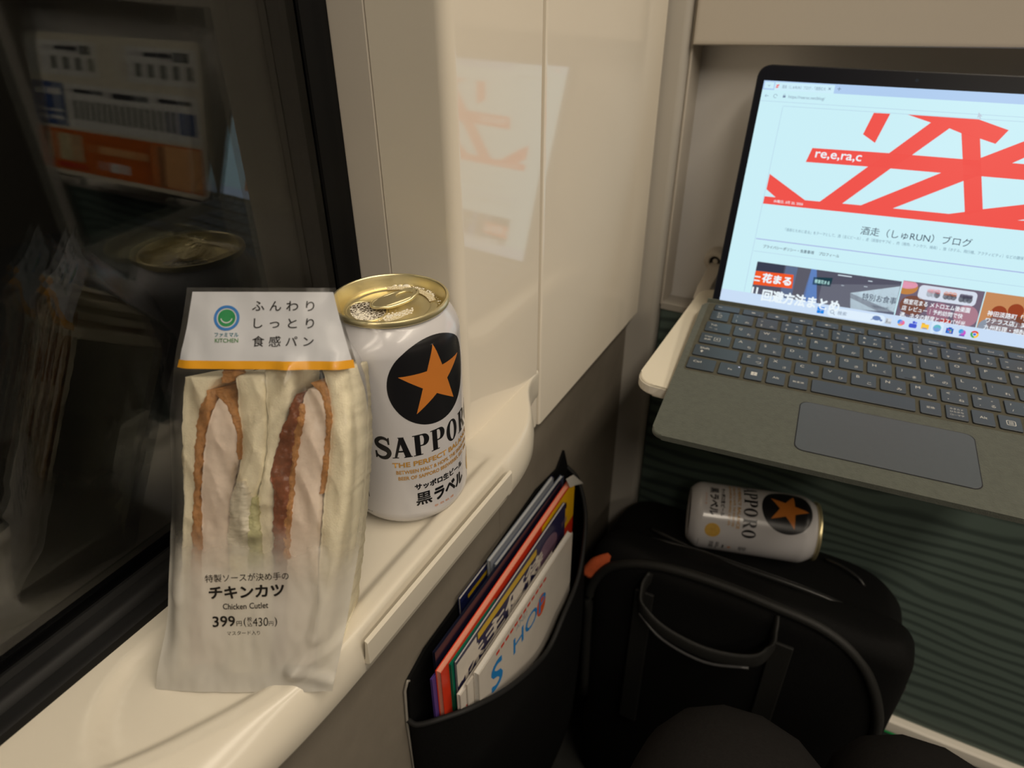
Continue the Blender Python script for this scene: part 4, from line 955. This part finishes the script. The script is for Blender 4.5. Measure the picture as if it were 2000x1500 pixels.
yu = [('cover_banner', rect(28, 120, -8, -1), gold_c), ('cover_patch', poly([(0, -2), (26, -2), (26, -20), (0, -26)]), white_c), ('cover_lettering', put_text('株主優待', 4, -30, w=128, h=20, bold=.03), white_c), ('cover_portrait', poly(ell(140, -22, 20, 14, 24)), skin_c), ('cover_lettering', put_text('特集', 168, -20, w=12, h=7), skin_c)]
magazine('navy stock magazine with white lettering and a gold banner', 21.2, 2.0, 0, 176, -141, C_('cover_indigo', 42, 40, 75), art=yu, pages=paper, rise=4)
magazine('white magazine with a blue spine line in front of the navy lettered one', 25.2, 3.0, -5, 146, -167, white_c, art=[('cover_print', rect(6, 30, -22, -18), redc), ('cover_lettering', stroke([(4, -34), (14, -26), (20, -40)], 3), blue_c)])
magazine('thin white magazine beside the shopping catalogue', 28.4, 1.2, 2, 156, -163, white_c, pages=MATS['grey_pages'])
sh = [('cover_print', merge(*[rect(24 + 7 * k, 29 + 7 * k, -8, -5) for k in range(12)]), redc), ('cover_lettering', merge(put_text('S', 16, -44, h=30, bold=.02), put_text('HOP', 50, -38, h=18, w=56, bold=.01)), blue_c), ('cover_lettering', put_text('AND', 54, -15, h=6), C_('cover_pale', 150, 165, 175)), ('cover_patch', poly(ell(98, -30, 8, 12, 20)), orange_c)]
magazine('white shopping catalogue with blue lettering, front of the pocket', 29.8, 4.4, 10, 168, -159, white_c, art=sh, rise=-1)
sl = prism('paper_slip', [(183, -118), (199, -125), (224, -153), (205, -141), (192, -134)], 19.3, 19.8, 'x', paper, None)
tag(sl, 'small loose white paper slip sticking out above the yellow magazine', 'paper')

# =================================================================== BACKPACK
nyl = mat('black_nylon', (0.0055, 0.0055, 0.0055), 0.75, spec=0.15, nscale=400, ncol=0.35, bump=0.5, bscale=900)
nyl2 = mat('black_webbing', (0.014, 0.014, 0.013), 0.55, nscale=600, ncol=0.3, bump=0.6, bscale=1200)
zip_m = mat('zip_black', (0.02, 0.02, 0.02), 0.3, nscale=300, ncol=0.2)
BL = (170, 300, FLOOR)
bp = empty('backpack', BL); tag(bp, 'black nylon backpack standing on the floor before the green bulkhead', 'backpack')
def in_b(o): o.parent = bp; o.matrix_parent_inverse = Matrix.Translation(Vector(BL) * -MM); return o
def sgnp(c, e): return math.copysign(abs(c) ** e, c)
def shell(cx, cy, hx, hy, z0, ztop, rt, ex=0.42, nb=0.0, seed=0, slope=0.0, amp=3.0, taper=0.0):
    def fn(u, v):
        th = 2 * math.pi * u
        if v < .62: k = v / .62; sc = 1.0 - 0.05 * (1 - k) ** 2; z = z0 + (ztop - rt - z0) * k
        else:
            a = (v - .62) / .38 * math.pi / 2; z = ztop - rt + rt * math.sin(a); q = math.cos(a)
            sc = None
        x0, y0 = sgnp(math.cos(th), ex), sgnp(math.sin(th), ex)
        if sc is None: X = x0 * max(0, (hx - rt) * min(1, q * 2.2) + rt * q); Y = y0 * max(0, (hy - rt * .8) * min(1, q * 2.2) + rt * .8 * q)
        else: X, Y = x0 * hx * sc, y0 * hy * sc
        nz = noise.noise(Vector((X * .018, (Y + z) * .018, seed))) * amp
        X *= 1 + taper * (z - z0) / (ztop - z0); 
        return (cx + X * (1 + nz * .006), cy + Y + nz * (.5 if abs(y0) > .5 else 0), z + slope * (Y) + nz * (1 if z > ztop - rt else 0))
    return fn
in_b(grid('main_compartment', shell(168, 316, 150, 66, FLOOR, -256, 36, seed=2, slope=-0.16, taper=-.02), 72, 40, nyl, None, True, True))
in_b(grid('front_compartment', shell(176, 246, 144, 34, FLOOR, -216, 30, seed=5, slope=-0.38, amp=4, taper=-.02), 72, 40, nyl, None, True, True))
in_b(tube('front_piping', [(40, 214, -440), (38, 213, -310), (40, 213, -266), (58, 214, -232), (96, 215, -213), (146, 215, -207), (198, 215, -209), (246, 215, -216), (280, 214, -240), (302, 215, -287), (309, 217, -340), (310, 219, -440)], 4.6, nyl2, None, 8, 6))
in_b(tube('zipper', [(38, 262, -296), (50, 264, -246), (94, 262, -227), (170, 260, -222), (250, 262, -227), (296, 262, -248), (316, 264, -305), (318, 266, -430)], 3.0, zip_m, None, 8, 6))
in_b(tube('zipper', [(70, 300, -252), (150, 288, -251), (230, 286, -250), (276, 290, -256), (298, 306, -274)], 2.2, zip_m, None, 8, 6))
in_b(tube('zipper_pull', [(236, 350, -260), (252, 344, -257), (268, 338, -259), (276, 334, -264)], 1.6, zip_m, None, 6, 4))
in_b(tube('handle', [(96, 216, -224), (92, 206, -238), (96, 196, -252), (120, 189, -262), (160, 186, -264), (196, 190, -256), (208, 200, -244), (208, 208, -230), (206, 217, -220)], 8.5, nyl2, None, 10, 6, flat=.28))
in_b(tube('handle_trim', [(94, 195, -258), (120, 186, -269), (160, 182, -271), (196, 187, -262)], 1.4, mat('trim_grey', (0.05, 0.05, 0.052), 0.35, nscale=200, ncol=.2), None, 6, 5))
in_b(box('front_strap', 208, 226, 208, 211.5, -440, -244, nyl2, None, 1))
in_b(box('front_strap', 84, 102, 207.5, 211, -440, -244, nyl2, None, 1))
in_b(box('side_strap', 306, 318, 250, 270, -380, -292, nyl2, None, 2))
in_b(tube('buckle_ring', [(319, 252, -300), (322, 258, -294), (322, 268, -300), (322, 268, -318), (321, 258, -324), (319, 252, -314), (319, 252, -300)], 1.6, mat('buckle_gloss', (0.03, 0.03, 0.03), 0.12, nscale=100, ncol=.1), None, 8, 5))
ot = tube('orange_cloth', [(34, 214, -256), (42, 217, -242), (54, 221, -231), (68, 226, -225)], lambda k: 10 - 6 * abs(k - .4), mat('orange_cloth', (0.55, 0.10, 0.03), 0.8, nscale=200, ncol=.25, bump=.5), None, 8, 5, flat=.5)
in_b(ot)

# =================================================================== PERSON (only the legs reach into the picture)
def person():
    J = [((258, -470, -205), 120), ((205, -430, -212), 92), ((200, -200, -192), 78), ((208, -20, -166), 70), ((212, 38, -184), 68), ((205, 54, -290), 54), ((202, 72, -440), 46), ((200, 84, -556), 36), ((200, 130, -578), 32), ((200, 190, -584), 24),
         ((318, -430, -222), 92), ((320, -180, -208), 76), ((316, 10, -182), 68), ((314, 82, -196), 66), ((314, 92, -330), 52), ((314, 100, -450), 45), ((316, 104, -556), 36), ((318, 150, -578), 32), ((320, 205, -584), 24),
         ((258, -500, -60), 128), ((258, -510, 120), 140), ((258, -505, 260), 120)]
    E = [(0, 1), (1, 2), (2, 3), (3, 4), (4, 5), (5, 6), (6, 7), (7, 8), (8, 9), (0, 10), (10, 11), (11, 12), (12, 13), (13, 14), (14, 15), (15, 16), (16, 17), (17, 18), (0, 19), (19, 20), (20, 21)]
    me = bpy.data.meshes.new('person'); org = Vector((258, 0, FLOOR))
    me.from_pydata([tuple((Vector(p) - org) * MM) for p, r in J], E, [])
    o = bpy.data.objects.new('person', me); COL.objects.link(o); o.location = org * MM
    md = o.modifiers.new('skin', 'SKIN'); md.use_smooth_shade = True
    for i, (p, r) in enumerate(J):
        sv = me.skin_vertices[0].data[i]; sv.radius = (r * MM, r * MM); sv.use_root = (i == 0)
    sb = o.modifiers.new('sub', 'SUBSURF'); sb.levels = 2; sb.render_levels = 2
    dg = bpy.context.evaluated_depsgraph_get()
    m2 = bpy.data.meshes.new_from_object(o.evaluated_get(dg)); o.modifiers.clear(); o.data = m2; bpy.data.meshes.remove(me); m2.name = 'person'
    lo = min(v.co.z for v in m2.vertices)
    for v in m2.vertices:
        if v.co.z < 0.0005: v.co.z = 0.0005
    for p in m2.polygons: p.use_smooth = True
    m2.materials.append(mat('dark_trousers', (0.011, 0.010, 0.0095), 0.9, spec=0.12, nscale=500, ncol=0.35, bump=0.4, bscale=900))
    tag(o, 'seated person in dark trousers, knees up in front of the backpack', 'person')
person()
seat = empty('train_seat', (258, -520, FLOOR)); tag(seat, 'dark train seat carrying the seated person', 'seat')
SL = (258, -520, FLOOR)
for o in (box('seat_cushion', 30, 486, -660, -150, -420, -336, mat('seat_fabric', (0.03, 0.03, 0.04), .9, nscale=200, ncol=.3), None, 22, 4),
          box('backrest', 30, 486, -790, -670, -420, 330, MATS['seat_fabric'], None, 25, 4), box('seat_base', 120, 400, -620, -250, FLOOR, -424, mat('seat_base', (0.08, 0.08, 0.08), .6, nscale=50, ncol=.1), None, 8)):
    o.parent = seat; o.matrix_parent_inverse = Matrix.Translation(Vector(SL) * -MM)
